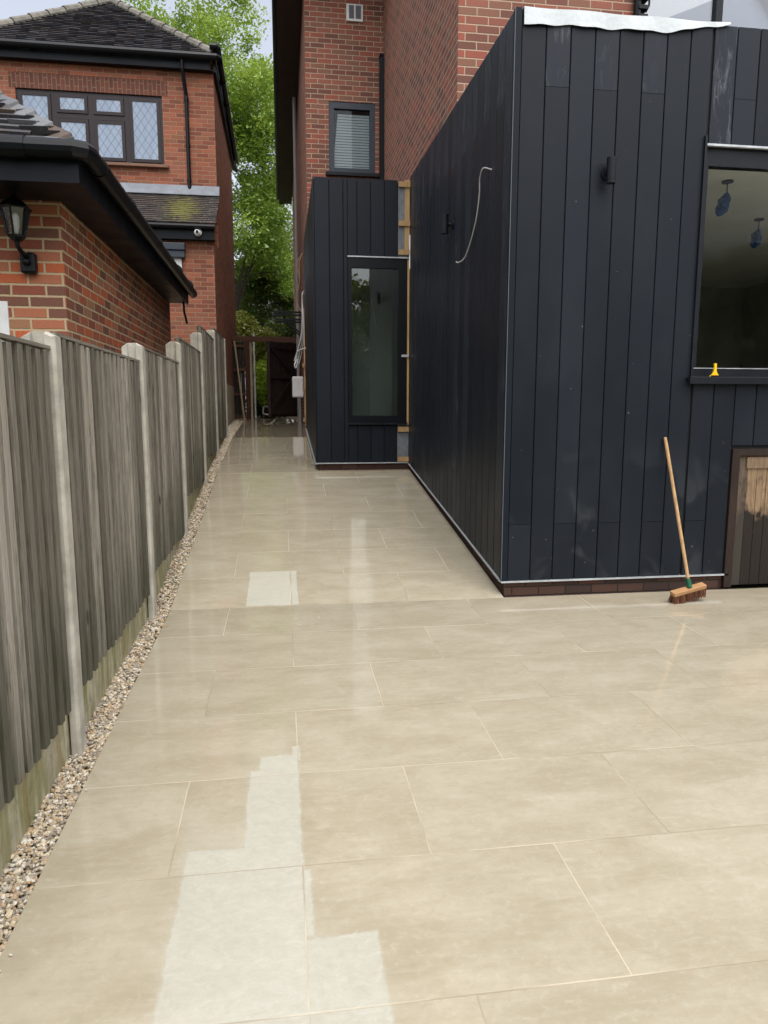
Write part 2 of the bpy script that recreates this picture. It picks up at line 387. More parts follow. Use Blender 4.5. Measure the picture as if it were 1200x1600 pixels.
def lean_moss():
    n = N('mossy lean-to tiles'); t = n.attr('tint'); o = n.obj(); x, y, z = n.xyz(o)
    c = n.ramp(t, [(0, lin(62,56,52)), (.35, lin(74,64,58)), (.7, lin(54,50,48))], 'CONSTANT')
    f = n.noise(o, 30, 5, .7); g = n.noise(o, 9, 6, .75)
    c = n.mix(n.mul(f, .4), c, (.02, .02, .022))
    dx = n.div(n.sub(x, -1.66), .36); dz = n.div(n.sub(z, 5.14), .42)
    d = n.m('SQRT', n.add(n.mul(dx, dx), n.mul(dz, dz)))
    mk = n.step(n.add(d, n.mul(n.sub(g, .5), 3.4)), 1.0, .35)
    c = n.mix(n.mul(mk, .62), c, n.mix(f, lin(88,88,34), lin(138,136,66)))
    wx = n.step(x, -1.42, -1.2)
    c = n.mix(n.mul(n.mul(wx, n.step(n.noise(o, 26, 4, .7), .55, .68)), .7), c, lin(170,168,156))
    return n.pbr(c, .7, n.bump(f, .5, .006), .35)
LEAN_MOSS = lean_moss()

def glass(name, tint=(1, 1, 1), refl=1.0, base=.02):
    n = N(name)
    tr = n.node('ShaderNodeBsdfTransparent', {0: (*tint, 1)}); gl = n.node('ShaderNodeBsdfGlossy', {'Color': (1, 1, 1, 1), 'Roughness': .0})
    fr = n.node('ShaderNodeFresnel', {0: 1.5}).outputs[0]
    f = n.m('ADD', n.mul(fr, refl), base, clamp=True)
    mx = n.node('ShaderNodeMixShader', {0: f, 1: tr, 2: gl}); n.t.links.new(mx.outputs[0], n.out.inputs[0]); return n.mat
GLASS = glass('clear window glass', (.82, .86, .84), 1.5)
GLASS_DIM = glass('big pane glass', (.93, .95, .94), .10, .0)
GLASS_SKY = glass('coated roof light glass', (.5, .54, .58), 2.0, .10)
GLASS_SOFT = glass('upper window glass', (.9, .93, .93), .5, .0)
LANTERN_GL = glass('lantern glass', (.92, .94, .95), 1.6, .14)

def leaded():
    n = N('leaded pane'); o = n.obj(); x, y, z = n.xyz(o)
    a, b = .135, .20
    p = n.add(n.div(x, a), n.div(z, b)); q = n.sub(n.div(x, a), n.div(z, b))
    dist = lambda v: n.m('ABSOLUTE', n.sub(n.sub(v, n.m('FLOOR', v)), .5))
    d = n.m('MAXIMUM', dist(p), dist(q))
    line = n.step(d, .448, .468)
    f = n.noise(n.scale(o, (3, 1, .6)), 2, 3)
    c = n.mix(f, lin(118,136,160), lin(160,174,192))
    c = n.mix(line, c, lin(96,102,110))
    return n.pbr(c, n.rng(line, 0, 1, .06, .5), None, .6)
LEADED = leaded()
BLIND = plain('pale blind slats', lin(184,190,194), .55)

def leaf_mat(name, a, b, c_=None):
    n = N(name); t = n.attr('tint')
    c = n.mix(t, a, b)
    d = n.node('ShaderNodeBsdfDiffuse', {0: c}); tr = n.node('ShaderNodeBsdfTranslucent', {0: n.mix(.35, c, lin(190,200,70))})
    g = n.node('ShaderNodeBsdfGlossy', {'Color': (1, 1, 1, 1), 'Roughness': .4})
    m1 = n.node('ShaderNodeMixShader', {0: .40, 1: d, 2: tr}); m2 = n.node('ShaderNodeMixShader', {0: .05, 1: m1, 2: g})
    n.t.links.new(m2.outputs[0], n.out.inputs[0]); return n.mat
LEAF_TREE = leaf_mat('fresh tree leaves', lin(98,134,46), lin(160,186,84))
LEAF_YEL = leaf_mat('yellow green leaves', lin(116,130,50), lin(172,178,92))
LEAF_DARK = leaf_mat('dark shrub leaves', lin(42,68,30), lin(94,122,54))
LEAF_LIME = leaf_mat('lime leaves', lin(132,170,40), lin(190,214,76))
BARK = plain('bark', lin(62,52,42), .9, nscale=14, namt=.35, bump=.8)

def ground_mat():
    n = N('soil and rough grass'); o = n.obj(); f = n.noise(o, 1.2, 6, .7); g = n.noise(o, 40, 4, .7)
    c = n.mix(n.step(f, .4, .6), lin(92,82,66), lin(70,84,42)); c = n.mix(n.mul(g, .5), c, lin(50,46,34))
    return n.pbr(c, .95, n.bump(g, .8, .03), .2)
GROUND = ground_mat()
YARD = plain('damp gritty earth', lin(126,112,92), .8, nscale=30, namt=.4, bump=.8)

# ------------------------------------------------------------------ setting: ground, terrace, path
def sheet(name, xs, vs, dz, mat, solid=0):
    mb = MB()
    for i in range(len(vs)-1):
        mb.face([(xs[0], vs[i], gz(vs[i])+dz), (xs[1], vs[i], gz(vs[i])+dz), (xs[1], vs[i+1], gz(vs[i+1])+dz), (xs[0], vs[i+1], gz(vs[i+1])+dz)])
    if solid:
        for i in range(len(vs)-1):
            for x in xs:
                mb.face([(x, vs[i], gz(vs[i])+dz), (x, vs[i+1], gz(vs[i+1])+dz), (x, vs[i+1], gz(vs[i+1])+dz-solid), (x, vs[i], gz(vs[i])+dz-solid)])
    return setting(mb.build(name, mat))
sheet('ground', (-300, 300), PV, -.055, GROUND)
sheet('patio', (-.845, 9.0), [-4, 0, 5.287], 0, PAVE, .03)
sheet('path', (-.845, 1.72), [5.2875, 6.5, 8, 9.5, 11, 12.6, 14, 15.6, 17.05], 0, PAVE, .03)
sheet('yard', (-1.4, .5), [17.05, 19, 24], -.02, YARD)

# gravel margin between the fence and the paving
def gravel():
    ico = [(0,0,-1),(.72,-.53,-.45),(-.28,-.85,-.45),(-.89,0,-.45),(-.28,.85,-.45),(.72,.53,-.45),(.28,-.85,.45),(-.72,-.53,.45),(-.72,.53,.45),(.28,.85,.45),(.89,0,.45),(0,0,1)]
    tf = [(0,1,2),(1,0,5),(0,2,3),(0,3,4),(0,4,5),(1,5,10),(2,1,6),(3,2,7),(4,3,8),(5,4,9),(1,10,6),(2,6,7),(3,7,8),(4,8,9),(5,9,10),(6,10,11),(7,6,11),(8,7,11),(9,8,11),(10,9,11)]
    ico = np.array(ico); V = []; Fc = []; T = []; k = 0
    def put(u, v, z, r):
        nonlocal k
        p = ico*rng.uniform(.72, 1.25, (12, 1))*r*np.array([rng.uniform(.8, 1.35), rng.uniform(.8, 1.35), rng.uniform(.55, .85)])
        a = rng.uniform(0, 6.28); cx, sx = math.cos(a), math.sin(a)
        p = np.stack([p[:,0]*cx-p[:,1]*sx, p[:,0]*sx+p[:,1]*cx, p[:,2]], 1)
        b = rng.uniform(-.6, .6); cx, sx = math.cos(b), math.sin(b)
        p = np.stack([p[:,0], p[:,1]*cx-p[:,2]*sx, p[:,1]*sx+p[:,2]*cx], 1)
        V.append(p+np.array([u, v, z])); Fc.append(np.array(tf)+k); T.append(np.full(20, rng.uniform(0, 1))); k += 12
    v = 1.4
    while v < 17.0:
        dens = 62 if v < 4 else (30 if v < 8 else 14)
        r0 = .0086 if v < 4 else (.0102 if v < 8 else .0145)
        ue = -.852 if v < 12.9 else -.852; us = -.985 if v < 12.9 else -1.09
        for _ in range(dens):
            put(rng.uniform(us, ue), v+rng.uniform(0, .03), gz(v)-.030+rng.uniform(0, .024), r0*rng.uniform(.55, 1.0)*rng.choice([1, 1, 1, 1.5]))
        if rng.uniform() < .05 and v < 9: put(-.845+rng.uniform(0, .035), v, gz(v)+.006, r0*.7)
        v += .03
    V = np.concatenate(V); Fc = np.concatenate(Fc); T = np.concatenate(T)
    me = bpy.data.meshes.new('gravel'); me.from_pydata(V.tolist(), [], Fc.tolist())
    a = me.attributes.new('tint', 'FLOAT', 'FACE'); a.data.foreach_set('value', T.astype(np.float32))
    me.materials.append(STONE); o = bpy.data.objects.new('gravel', me); C.objects.link(o)
    tag(o, 'strip of buff and grey gravel along the foot of the fence', 'gravel'); setting(o, 'stuff')
gravel()

# ------------------------------------------------------------------ fence
POSTS = [(3.2, 1.98), (5.13, 2.10), (7.05, 2.28), (8.98, 2.56), (10.8, 2.78), (12.74, 2.84)]
ORD = ['nearest', 'second nearest', 'third', 'fourth', 'fifth', 'farthest']
pn = ['concrete fence post nearest the camera, tallest in the picture', 'second concrete fence post, just past the nearest one', 'third concrete fence post, beside the far end of the garage',
      'fourth concrete fence post, standing where the fence steps up', 'fifth concrete fence post, one before the last', 'last concrete fence post, against the neighbouring house wall']
for (v, top), lab in zip(POSTS, pn):
    mb = MB(); zb = gz(v)-.12; d = .1
    prof = [(-1.065,0),(-1.065,d),(-1.028,d),(-1.028,d-.03),(-.972,d-.03),(-.972,d),(-.945,d),(-.932,d-.012),(-.932,.012),(-.945,0),(-.972,0),(-.972,.03),(-1.028,.03),(-1.028,0)]
    prof = prof[::-1]
    hz = lambda p: top-.012-.03*max(0, abs(p[0]+1.0)-.02)/.06-(.012 if p[1] in (0, d) else 0)
    mb.hexa([(p[0], v+p[1], zb) for p in prof], [(p[0], v+p[1], hz(p)) for p in prof])
    tag(mb.build('concrete_post', POST_C), lab, 'fence post', 'concrete posts of the garden fence')
PANELS = [(1.36, 3.21, 1.90, .315), (3.29, 5.14, 1.965, .34), (5.22, 7.06, 2.07, .445), (7.14, 8.99, 2.31, .76), (9.07, 10.81, 2.63, 1.02), (10.89, 12.75, 2.80, 1.17)]
fl = ['weathered grey board panel nearest the camera, cut off by the left edge', 'weathered grey board panel between the nearest and second posts', 'weathered grey board panel between the second and third posts',
      'weathered grey board panel between the third and fourth posts', 'weathered grey board panel between the fourth and fifth posts', 'weathered grey board panel between the last two posts']
gl = ['stained concrete gravel board under the nearest fence panel', 'mossy concrete gravel board between the nearest and second posts', 'mossy concrete gravel board between the second and third posts',
      'mossy concrete gravel board between the third and fourth posts', 'mossy concrete gravel board between the fourth and fifth posts', 'mossy concrete gravel board between the last two posts']
for (a, b, top, gb), l1, l2 in zip(PANELS, fl, gl):
    root = thing('fence_panel', (-1.0, (a+b)/2, gb), l1, 'fence panel', 'wooden panels of the garden fence')
    mb = MB(); n = 19; pw = (b-a)/n
    for i in range(n):
        v0 = a+i*pw+random.uniform(-.003, .003); wd = pw*random.uniform(.48, .60); t = random.random()
        z0 = gb-.004+random.uniform(-.016, .010); z1 = top-.018+random.uniform(-.005, .003); x1 = -.950+random.uniform(-.004, .003)
        k = random.uniform(-.003, .003)
        q = [(-.982, v0+.001), (x1-.002, v0), (x1, v0+.004), (x1, v0+wd-.004), (x1-.003, v0+wd), (-.982, v0+wd)]
        mb.hexa([(x, min(max(v+k, a), b), z0) for x, v in q], [(x, min(max(v, a), b), z1) for x, v in q], t)
        mb.box(-.994, -.9825, v0+wd-.02, min(b, v0+pw+.02), gb+.02+random.uniform(-.01, .01), top-.02, random.uniform(0, .4))
    mb.build('boards', FENCE_W, root)
    r = MB(); r.bar((-.974, a, top-.006), (-.974, b, top-.006), .05, .014, .3); r.build('capping_rail', wood('grey capping', lin(110,104,94), lin(146,140,128), 'y', 1, .85) if a < 2 else bpy.data.materials['grey capping'], root)
    r = MB()
    for z in (gb+.12, (gb+top)/2, top-.16): r.box(-1.03, -.9905, a, b, z-.035, z+.035, .5)
    r.build('back_rails', FENCE_W, root)
    g = MB(); g.box(-1.022, -.982, a-.02, b+.02, min(gz(a), gz(b))-.15, gb)
    tag(g.build('gravel_board', GBOARD_C, bevel=.006), l2, 'gravel board', 'concrete gravel boards of the fence')

# ------------------------------------------------------------------ roof tiles
def slope(mb, A, B, D, E, gauge, tw, thick=.012, lift=.004, ragged=.0):
    """A,B: eave ends, D,E: top ends (above A, B).  Lays courses of single tiles between them."""
    A, B, D, E = map(Vector, (A, B, D, E))
    L = ((D+E)/2-(A+B)/2).length
    nrm = (B-A).cross((D+E)/2-(A+B)/2).normalized()
    if nrm.z < 0: nrm = -nrm
    nc = max(1, int(round(L/gauge)))
    ax = (B-A).normalized()
    for c in range(nc):
        f0, f1 = c/nc, min(1, (c+1)/nc+.12/nc)
        l0, r0, l1, r1 = A.lerp(D, f0), B.lerp(E, f0), A.lerp(D, f1), B.lerp(E, f1)
        s0, e0 = (l0-A).dot(ax), (r0-A).dot(ax); s1, e1 = (l1-A).dot(ax), (r1-A).dot(ax)
        up0 = l0-ax*s0; up1 = l1-ax*s1
        x = min(s0, s1)-(tw/2 if c % 2 else 0)
        while x < max(e0, e1):
            xa, xb = x+.002, x+tw-.002; x += tw
            a0, b0 = max(xa, s0), min(xb, e0); a1, b1 = max(xa, s1), min(xb, e1)
            if b0 <= a0 and b1 <= a1: continue
            if b0 <= a0: a0 = b0 = min(max(a0, s0), e0)
            if b1 <= a1: a1 = b1 = min(max(a1, s1), e1)
            h = thick+random.uniform(0, lift); h2 = h+random.uniform(-lift, lift)*.6; rag = random.uniform(-ragged, ragged)
            d = (up0-up1).normalized()*rag
            lo = [up0+ax*a0+d+nrm*(h-thick), up0+ax*b0+d+nrm*(h2-thick), up1+ax*b1-nrm*.004, up1+ax*a1-nrm*.004]
            hi = [up0+ax*a0+d+nrm*h, up0+ax*b0+d+nrm*h2, up1+ax*b1+nrm*.002, up1+ax*a1+nrm*.002]
            mb.hexa(lo, hi, random.random())

def ridge_run(mb, P, Q, n, r=.11):
    P, Q = Vector(P), Vector(Q)
    for i in range(n):
        a = P.lerp(Q, i/n+.004); b = P.lerp(Q, (i+1)/n)
        mb.tube([a+Vector((0,0,.01)), b], [r*1.06, r*.95], 10, random.random())

# ------------------------------------------------------------------ garage of the neighbour
g = thing('garage', (-3, 7.7, gz(7)), 'low brick garage with mossy tiled roof and black gutter just behind the fence', 'garage')
mb = MB(); mb.box(-1.83, -1.45, 5.30, 10.1, -.3, 3.08); mb.box(-5.2, -2.75, 5.30, 10.1, -.3, 3.08); mb.box(-2.75, -1.83, 5.30, 10.1, 2.35, 3.08); mb.build('wall', GARAGE_BR, g)
dr = MB(); dr.box(-2.75, -1.83, 5.40, 5.45, -.2, 2.35); d0 = dr.build('door', WHITE, g)
dr = MB(); dr.box(-1.905, -1.828, 5.288, 5.40, -.2, 2.36); dr.box(-2.752, -2.68, 5.288, 5.40, -.2, 2.36); dr.box(-2.68, -1.905, 5.288, 5.40, 2.28, 2.36); dr.build('door_frame', WHITE, d0)
fa = MB(); fa.box(-1.222, -1.20, 4.85, 10.08, 3.01, 3.20); fa.box(-5.4, -1.20, 4.828, 4.85, 3.01, 3.20); fa.build('fascia', FASCIA, g)
so = MB(); so.box(-5.4, -1.222, 4.85, 5.30, 3.022, 3.034); so.box(-1.45, -1.222, 5.30, 10.08, 3.022, 3.034); so.build('soffit', FASCIA, g)
gu = MB(); gu.tube([(-5.4,4.775,3.19), (-1.21,4.775,3.19), (-1.16,4.80,3.19), (-1.145,4.85,3.19), (-1.145,10.15,3.16)], .056, 12)
for v in (5.1, 5.95, 7.2, 8.6, 9.6): gu.tube([(-1.145,v,3.188), (-1.145,v+.09,3.188)], .062, 12)
gu.tube([(-1.62,4.775,3.19), (-1.48,4.775,3.19)], .062, 12)
gu.build('gutter', PLASTIC_BLK, g, smooth=False)
rf = MB(); t35 = math.tan(math.radians(37)); ev, eu, ze = 4.83, -1.215, 3.235; hv = 2.0
ap = (eu-hv, ev+hv, ze+hv*t35)
slope(rf, (-5.6, ev, ze), (eu, ev, ze), (-5.6, ev+hv, ze+hv*t35), ap, .105, .175, .024, .014, .014)
slope(rf, (eu, 10.1, ze), (eu, ev, ze), (eu-hv, 10.1, ze+hv*t35), ap, .105, .175, .014, .008, .008)
rr = rf.build('roof', GAR_T, g)
hp = MB()
for i in range(14):
    q = Vector((eu, ev, ze+.02)).lerp(Vector(ap)+Vector((0,0,.02)), (i+.15)/14); q2 = Vector((eu, ev, ze+.02)).lerp(Vector(ap)+Vector((0,0,.02)), (i+1.15)/14)
    w_ = .10
    a = q+Vector((-w_, -.0, -.028)); b = q+Vector((.0, w_, -.028)); a2 = q2+Vector((-w_*.8, 0, -.035)); b2 = q2+Vector((0, w_*.8, -.035))
    up = Vector((0, 0, .032+random.uniform(0, .01)))
    hp.hexa([a, q, q2, a2], [a+up*.6, q+up, q2+up*.5, a2+up*.3], random.random()); hp.hexa([q, b, b2, q2], [q+up, b+up*.6, b2+up*.3, q2+up*.5], random.random())
hp.build('hip_tiles', GAR_T, rr)
br = MB(); br.tube([(-1.25,9.95,3.02), (-1.25,9.98,2.90), (-1.22,10.0,2.75)], .014, 6); br.build('bracket', PLASTIC_BLK, g)

# wall lantern on the garage
ln = thing('wall_lantern', (-1.69, 5.30, 2.62), 'black six sided carriage lantern with glass panes on the garage wall', 'wall lantern')
lx, ly = -1.70, 5.13
mb = MB(); mb.box(-1.73, -1.63, 5.235, 5.298, 2.585, 2.72); mb.build('mount', PLASTIC_BLK, ln, bevel=.014)
mb = MB(); mb.lathe((-1.685, 5.222, 2.655), [(.0, -.022), (.02, -.018), (.028, 0), (.02, .018), (.0, .022)], 10); mb.build('sensor', PLASTIC_BLK, ln, smooth=True)
mb = MB(); mb.tube([(-1.68,5.25,2.69), (-1.69,5.18,2.70), (lx,ly,2.735), (lx,ly,2.78)], [.018,.016,.014,.022], 8); mb.lathe((lx,ly,2.765), [(.03,0),(.052,.022),(.058,.036)], 6)
cage = [(math.cos(a), math.sin(a)) for a in [math.pi/6+i*math.pi/3 for i in range(6)]]
for cx, cy in cage: mb.bar((lx+.056*cx, ly+.056*cy, 2.80), (lx+.088*cx, ly+.088*cy, 2.965), .010, .010)
mb.lathe((lx,ly,2.96), [(.100,0),(.108,.008),(.092,.024),(.058,.055),(.03,.072),(.022,.085),(.012,.092),(.013,.11),(.004,.122)], 6); mb.build('frame', PLASTIC_BLK, ln)
mb = MB(); mb.lathe((lx,ly,2.802), [(.050,0),(.080,.158)], 6); mb.build('glass_panes', LANTERN_GL, ln)
mb = MB(); mb.lathe((lx,ly,2.81), [(.012,0),(.016,.03),(.022,.05),(.022,.11),(.010,.13)], 10); mb.build('bulb', plain('pearl bulb', lin(225,225,220), .3), ln, smooth=True)

ln.location.z -= .045; ln.location.x += .015

# ------------------------------------------------------------------ neighbouring house
nb = thing('neighbour_house', (-3.3, 16, gz(15)), 'two storey orange brick house with hipped tiled roof and leaded window', 'house')
WX = -1.11
mb = MB()
wx0, wx1, wz0, wz1 = -4.55, -2.04, 6.05, 7.245
mb.box(-5.5, wx0, 14.3, 19.1, 4.6, 7.9); mb.box(wx1, WX, 14.3, 19.1, 4.6, 7.9); mb.box(wx0, wx1, 14.3, 14.6, 4.6, wz0); mb.box(wx0, wx1, 14.3, 14.6, wz1+.26, 7.9)
mb.box(wx0, wx1, 14.75, 19.1, 4.6, 7.9)
mb.build('upper_wall', NEIGH_BR, nb)
mb = MB(); mb.box(-5.5, WX+.003, 13.2, 19.1, 2.12, 4.6); mb.build('lower_wall', NEIGH_BR, nb)
mb = MB(); mb.box(-5.5, WX-.003, 14.31, 14.6, 7.45, 7.5)
mb = MB(); mb.box(wx0-.1, wx1+.1, 14.297, 14.5, wz1, wz1+.255); mb.build('soldier_course', SOLDIER_BR, nb)
mb = MB(); mb.box(-5.5, WX+.02, 13.18, 19.12, .6, 2.12); mb.build('plinth', RENDER, nb)
# first floor window
W0 = MB()
y0, y1 = 14.335, 14.40
xs = [wx0, wx0+.63, wx0+1.255, wx0+1.88, wx1]; fwid = .07
W0.box(wx0, wx1, y0, y1, wz0, wz0+fwid); W0.box(wx0, wx1, y0, y1, wz1-fwid, wz1)
for i, x in enumerate(xs): W0.box((x if i == 0 else x-.045 if i < 4 else x-fwid), (x+fwid if i == 0 else x+.045 if i < 4 else x), y0-.001, y1, wz0+.002, wz1-.002)
zm = wz0+.78
W0.box(xs[1], xs[3], y0-.002, y1, zm-.04, zm+.04)
panes = [(xs[0], xs[1], wz0, wz1), (xs[3], xs[4], wz0, wz1), (xs[1], xs[2], wz0, zm), (xs[2], xs[3], wz0, zm), (xs[1], xs[2], zm, wz1), (xs[2], xs[3], zm, wz1)]
wf = W0.build('window', BROWN_FR, nb)
for (a, b, c, d) in panes:
    f = MB(); i0, i1 = .05, .105
    f.box(a+i0, b-i0, y0-.02, y0-.0025, c+i0, c+i1); f.box(a+i0, b-i0, y0-.02, y0-.0025, d-i1, d-i0)
    f.box(a+i0, a+i1, y0-.02, y0-.0025, c+i1, d-i1); f.box(b-i1, b-i0, y0-.02, y0-.0025, c+i1, d-i1); f.build('casement', BROWN_FR, wf)
    p = MB(); p.box(a+i1-.005, b-i1+.005, y0-.009, y0-.0035, c+i1-.005, d-i1+.005); p.build('pane', LEADED, wf)
sl = MB(); sl.box(wx0-.05, wx1+.08, 14.22, 14.34, wz0-.05, wz0); sl.build('sill', plain('brown sill', lin(120,86,66), .6, nscale=10), wf, bevel=.006)
# main roof
ze2, e2, ur, ul, apv = 7.93, 14.15, -1.05, -5.45, 2.2
t40 = math.tan(math.radians(40)); apx = (-3.25, e2+2.2, ze2+2.2*t40)
bk = (-3.25, 20.6, apx[2])
rf = MB(); slope(rf, (ul, e2, ze2), (ur, e2, ze2), apx, apx, .10, .165, .024, .008, .006)
slope(rf, (ur, 20.8, ze2), (ur, e2, ze2), bk, apx, .11, .3, .013, .003); slope(rf, (ul, e2, ze2), (ul, 20.8, ze2), apx, bk, .11, .3, .013, .003)
rr = rf.build('roof', ROOF_T, nb)
rg = MB(); ridge_run(rg, (ur, e2, ze2), apx, 9, .09); ridge_run(rg, (ul, e2, ze2), apx, 9, .09); ridge_run(rg, apx, bk, 10, .09); rg.build('ridge_tiles', RIDGE_T, rr)
fs = MB(); fs.box(ul, ur-.10, 14.16, 14.19, 7.68, 7.90); fs.box(ul, WX, 14.19, 14.30, 7.68, 7.695); fs.box(WX+.01, WX+.06, 14.19, 19.3, 7.66, 7.90); fs.build('fascia', FASCIA, nb)
gu = MB(); gu.tube([(ul, 14.08, 7.87), (-1.02, 14.08, 7.87), (-.99, 14.13, 7.87)], .06, 10); gu.tube([(-1.14, 14.05, 8.03), (-1.03, 14.05, 8.03), (-1.0, 14.08, 8.02), (-.99, 14.15, 7.93), (-.985, 14.3, 7.88), (-1.0, 19.4, 7.80)], .055, 10)
for v in (15, 16, 17, 18, 19): gu.tube([(-.992, v, 7.85), (-.992, v+.1, 7.85)], .064, 10)
for u in (-4.2, -2.9, -1.75): gu.tube([(u, 14.09, 7.87), (u+.08, 14.09, 7.87)], .066, 10)
gu.build('gutter', PLASTIC_BLK, nb)
dp = MB(); dp.tube([(-1.64, 14.12, 7.84), (-1.64, 14.13, 7.66), (-1.60, 14.25, 7.25), (-1.60, 14.25, 5.60), (-1.60, 14.20, 5.53)], .034, 10)
for z in (7.2, 6.4, 5.8): dp.tube([(-1.60, 14.25, z-.03), (-1.60, 14.25, z+.03)], .042, 10)
dp.build('downpipe', PLASTIC_BLK, nb)
# lean-to roof
le = MB(); slope(le, (-5.5, 13.02, 4.76), (WX+.055, 13.02, 4.76), (-5.5, 14.29, 5.57), (WX+.055, 14.29, 5.57), .10, .165, .013, .005, .003)
lo = le.build('lean_to_roof', LEAN_MOSS, nb)
fl_ = MB(); fl_.hexa([(-5.5,14.15,5.52),(WX+.05,14.15,5.52),(WX+.05,14.295,5.60),(-5.5,14.295,5.60)], [(-5.5,14.15,5.53),(WX+.05,14.15,5.53),(WX+.05,14.27,5.72),(-5.5,14.27,5.72)]); fl_.build('lead_flashing', LEAD, lo)
fs = MB(); fs.box(-5.5, WX+.03, 13.06, 13.09, 4.50, 4.735); fs.box(-5.5, WX+.03, 13.09, 13.2, 4.50, 4.515); fs.build('lean_to_fascia', FASCIA, nb)
gu = MB(); gu.tube([(-5.5, 13.0, 4.70), (WX+.05, 13.0, 4.70)], .045, 10); gu.build('lean_to_gutter', PLASTIC_BLK, nb)
sh = MB()
sh.box(-3.9, -1.585, 13.06, 13.2, 4.32, 4.44); sh.box(-3.9, -1.595, 13.09, 13.2, 4.20, 4.32); sh.build('shutter_box', ANTH, nb, bevel=.012)
sh = MB(); sh.box(-3.85, -1.66, 13.16, 13.199, 3.92, 4.2); sh.build('white_panel', WHITE, nb)  # plain white panel hanging under the shutter box
sc_ = thing('security_camera', (-1.35, 13.06, 4.61), 'small white dome security camera on the black lean-to fascia', 'security camera')
mb = MB(); mb.tube([(-1.35,13.058,4.61), (-1.35,13.02,4.61)], .062, 14); mb.build('base', WHITE, sc_)
mb = MB(); mb.lathe((-1.36,12.99,4.595), [(.005,-.055),(.035,-.042),(.052,-.012),(.052,.012),(.035,.042),(.005,.055)], 14); mb.build('housing', WHITE, sc_, smooth=True)
mb = MB(); mb.tube([(-1.358,12.95,4.60), (-1.355,12.93,4.60)], .026, 12); mb.build('lens', PLASTIC_BLK, sc_)

# ------------------------------------------------------------------ brick house the extension is built onto
hs_ = thing('brick_house', (3, 10, gz(9)), 'tall red brick house rising behind the black cladding', 'house')
HU, HV1, HV2, HL = 1.73, 7.15, 12.2, .48
gx0 = 3.52
mb = MB()
mb.box(HU, gx0, HV1, HV1+.3, 4.3, 9.2); mb.box(gx0, 7.0, HV1, HV1+.3, 6.9, 9.2); mb.box(7.0, 9.5, HV1, HV1+.3, 4.3, 9.2)
mb.box(HU, HU+.3, HV1+.3, HV2, 4.3, 9.2)
bw0, bw1, bz0, bz1 = .845, 1.60, 5.42, 6.505
mb.box(HL, bw0, HV2, HV2+.3, 1.0, 9.2); mb.box(bw1, HU, HV2, HV2+.3, 1.0, 9.2); mb.box(bw0, bw1, HV2, HV2+.3, 1.0, bz0); mb.box(bw0, bw1, HV2, HV2+.3, bz1, 9.2)
mb.box(HU, HU+.3, HV2, HV2+.3, 1.0, 9.2); mb.box(HL, HL+.3, HV2+.3, 24, 1.0, 8.4)
mb.build('wall', HOUSE_BR, hs_)
mb = MB(); mb.box(.06, .20, 11.75, 25, 8.30, 8.55); mb.box(.20, HL-.002, 11.75, 25, 8.33, 8.35); mb.box(.06, HL, 11.72, 11.75, 8.30, 8.8); mb.build('soffit', SOFFIT, hs_)
mb = MB(); mb.tube([(.03, 11.8, 8.5), (.03, 25, 8.5)], .055, 10); mb.build('gutter', PLASTIC_BLK, hs_)
mb = MB(); mb.hexa([(.06,11.75,8.55),(9.5,7.0,9.2),(9.5,25,9.2),(.06,25,8.55)], [(.06,11.75,8.6),(9.5,7.0,12),(9.5,25,12),(.06,25,8.6)]); mb.build('roof', ROOF_T, hs_)
# first floor window with a blind
f = MB(); a0, a1 = HV2+.01, HV2+.09
f.box(bw0, bw1, a0, a1, bz0, bz0+.085); f.box(bw0, bw1, a0, a1, bz1-.10, bz1); f.box(bw0, bw0+.085, a0, a1, bz0+.085, bz1-.10); f.box(bw1-.085, bw1, a0, a1, bz0+.085, bz1-.10)
wn = f.build('window', ANTH, hs_)
f = MB(); f.box(bw0-.06, bw1+.10, HV2-.07, HV2+.05, bz0-.05, bz0-.002); f.build('sill', CHAR, wn)
f = MB(); f.box(bw0+.08, bw1-.08, HV2+.05, HV2+.056, bz0+.08, bz1-.095); f.build('pane', GLASS_SOFT, wn)
bl = MB(); z = bz0+.09; k = 0
while z < bz1-.16:
    bl.hexa([(bw0+.16-.10*(1-(z-bz0)), HV2+.07, z), (bw1-.09, HV2+.07, z), (bw1-.09, HV2+.09, z+.004), (bw0+.16-.10*(1-(z-bz0)), HV2+.09, z+.004)],
            [(bw0+.16-.10*(1-(z-bz0)), HV2+.072, z+.032), (bw1-.09, HV2+.072, z+.032), (bw1-.09, HV2+.092, z+.036), (bw0+.16-.10*(1-(z-bz0)), HV2+.092, z+.036)], .5); z += .042
bl.build('blind', BLIND, wn)
f = MB(); f.box(bw0-.05, bw1+.05, HV2+.22, HV2+.24, bz0, bz1+.1); f.build('dark_sheet', BLACK, wn)  # black sheet standing in for the darkness of the unlit room
# white extract vent
f = MB(); vx0, vx1, vz0, vz1 = 1.138, 1.403, 7.69, 7.94
f.box(vx0, vx1, HV2-.03, HV2-.002, vz0, vz1); vn = f.build('vent', WHITE, hs_, bevel=.005)
f = MB()
for (p, q) in ((vx0+.04, (vx0+vx1)/2-.013), ((vx0+vx1)/2+.013, vx1-.035)):
    z = vz0+.035
    while z < vz1-.035: f.hexa([(p, HV2-.034, z), (q, HV2-.034, z), (q, HV2-.031, z), (p, HV2-.031, z)], [(p, HV2-.046, z+.010), (q, HV2-.046, z+.010), (q, HV2-.031, z+.013), (p, HV2-.031, z+.013)]); z += .016
f.build('louvre', plain('grey louvre', lin(150,152,160), .5), vn)
f = MB(); f.tube([(HU-.06, 12.12, 7.15), (HU-.045, 12.06, 7.18)], .03, 8); f.box(HU-.075, HU-.002, 12.06, 12.15, 4.5, 7.2); f.build('downpipe', PLASTIC_BLK, hs_)
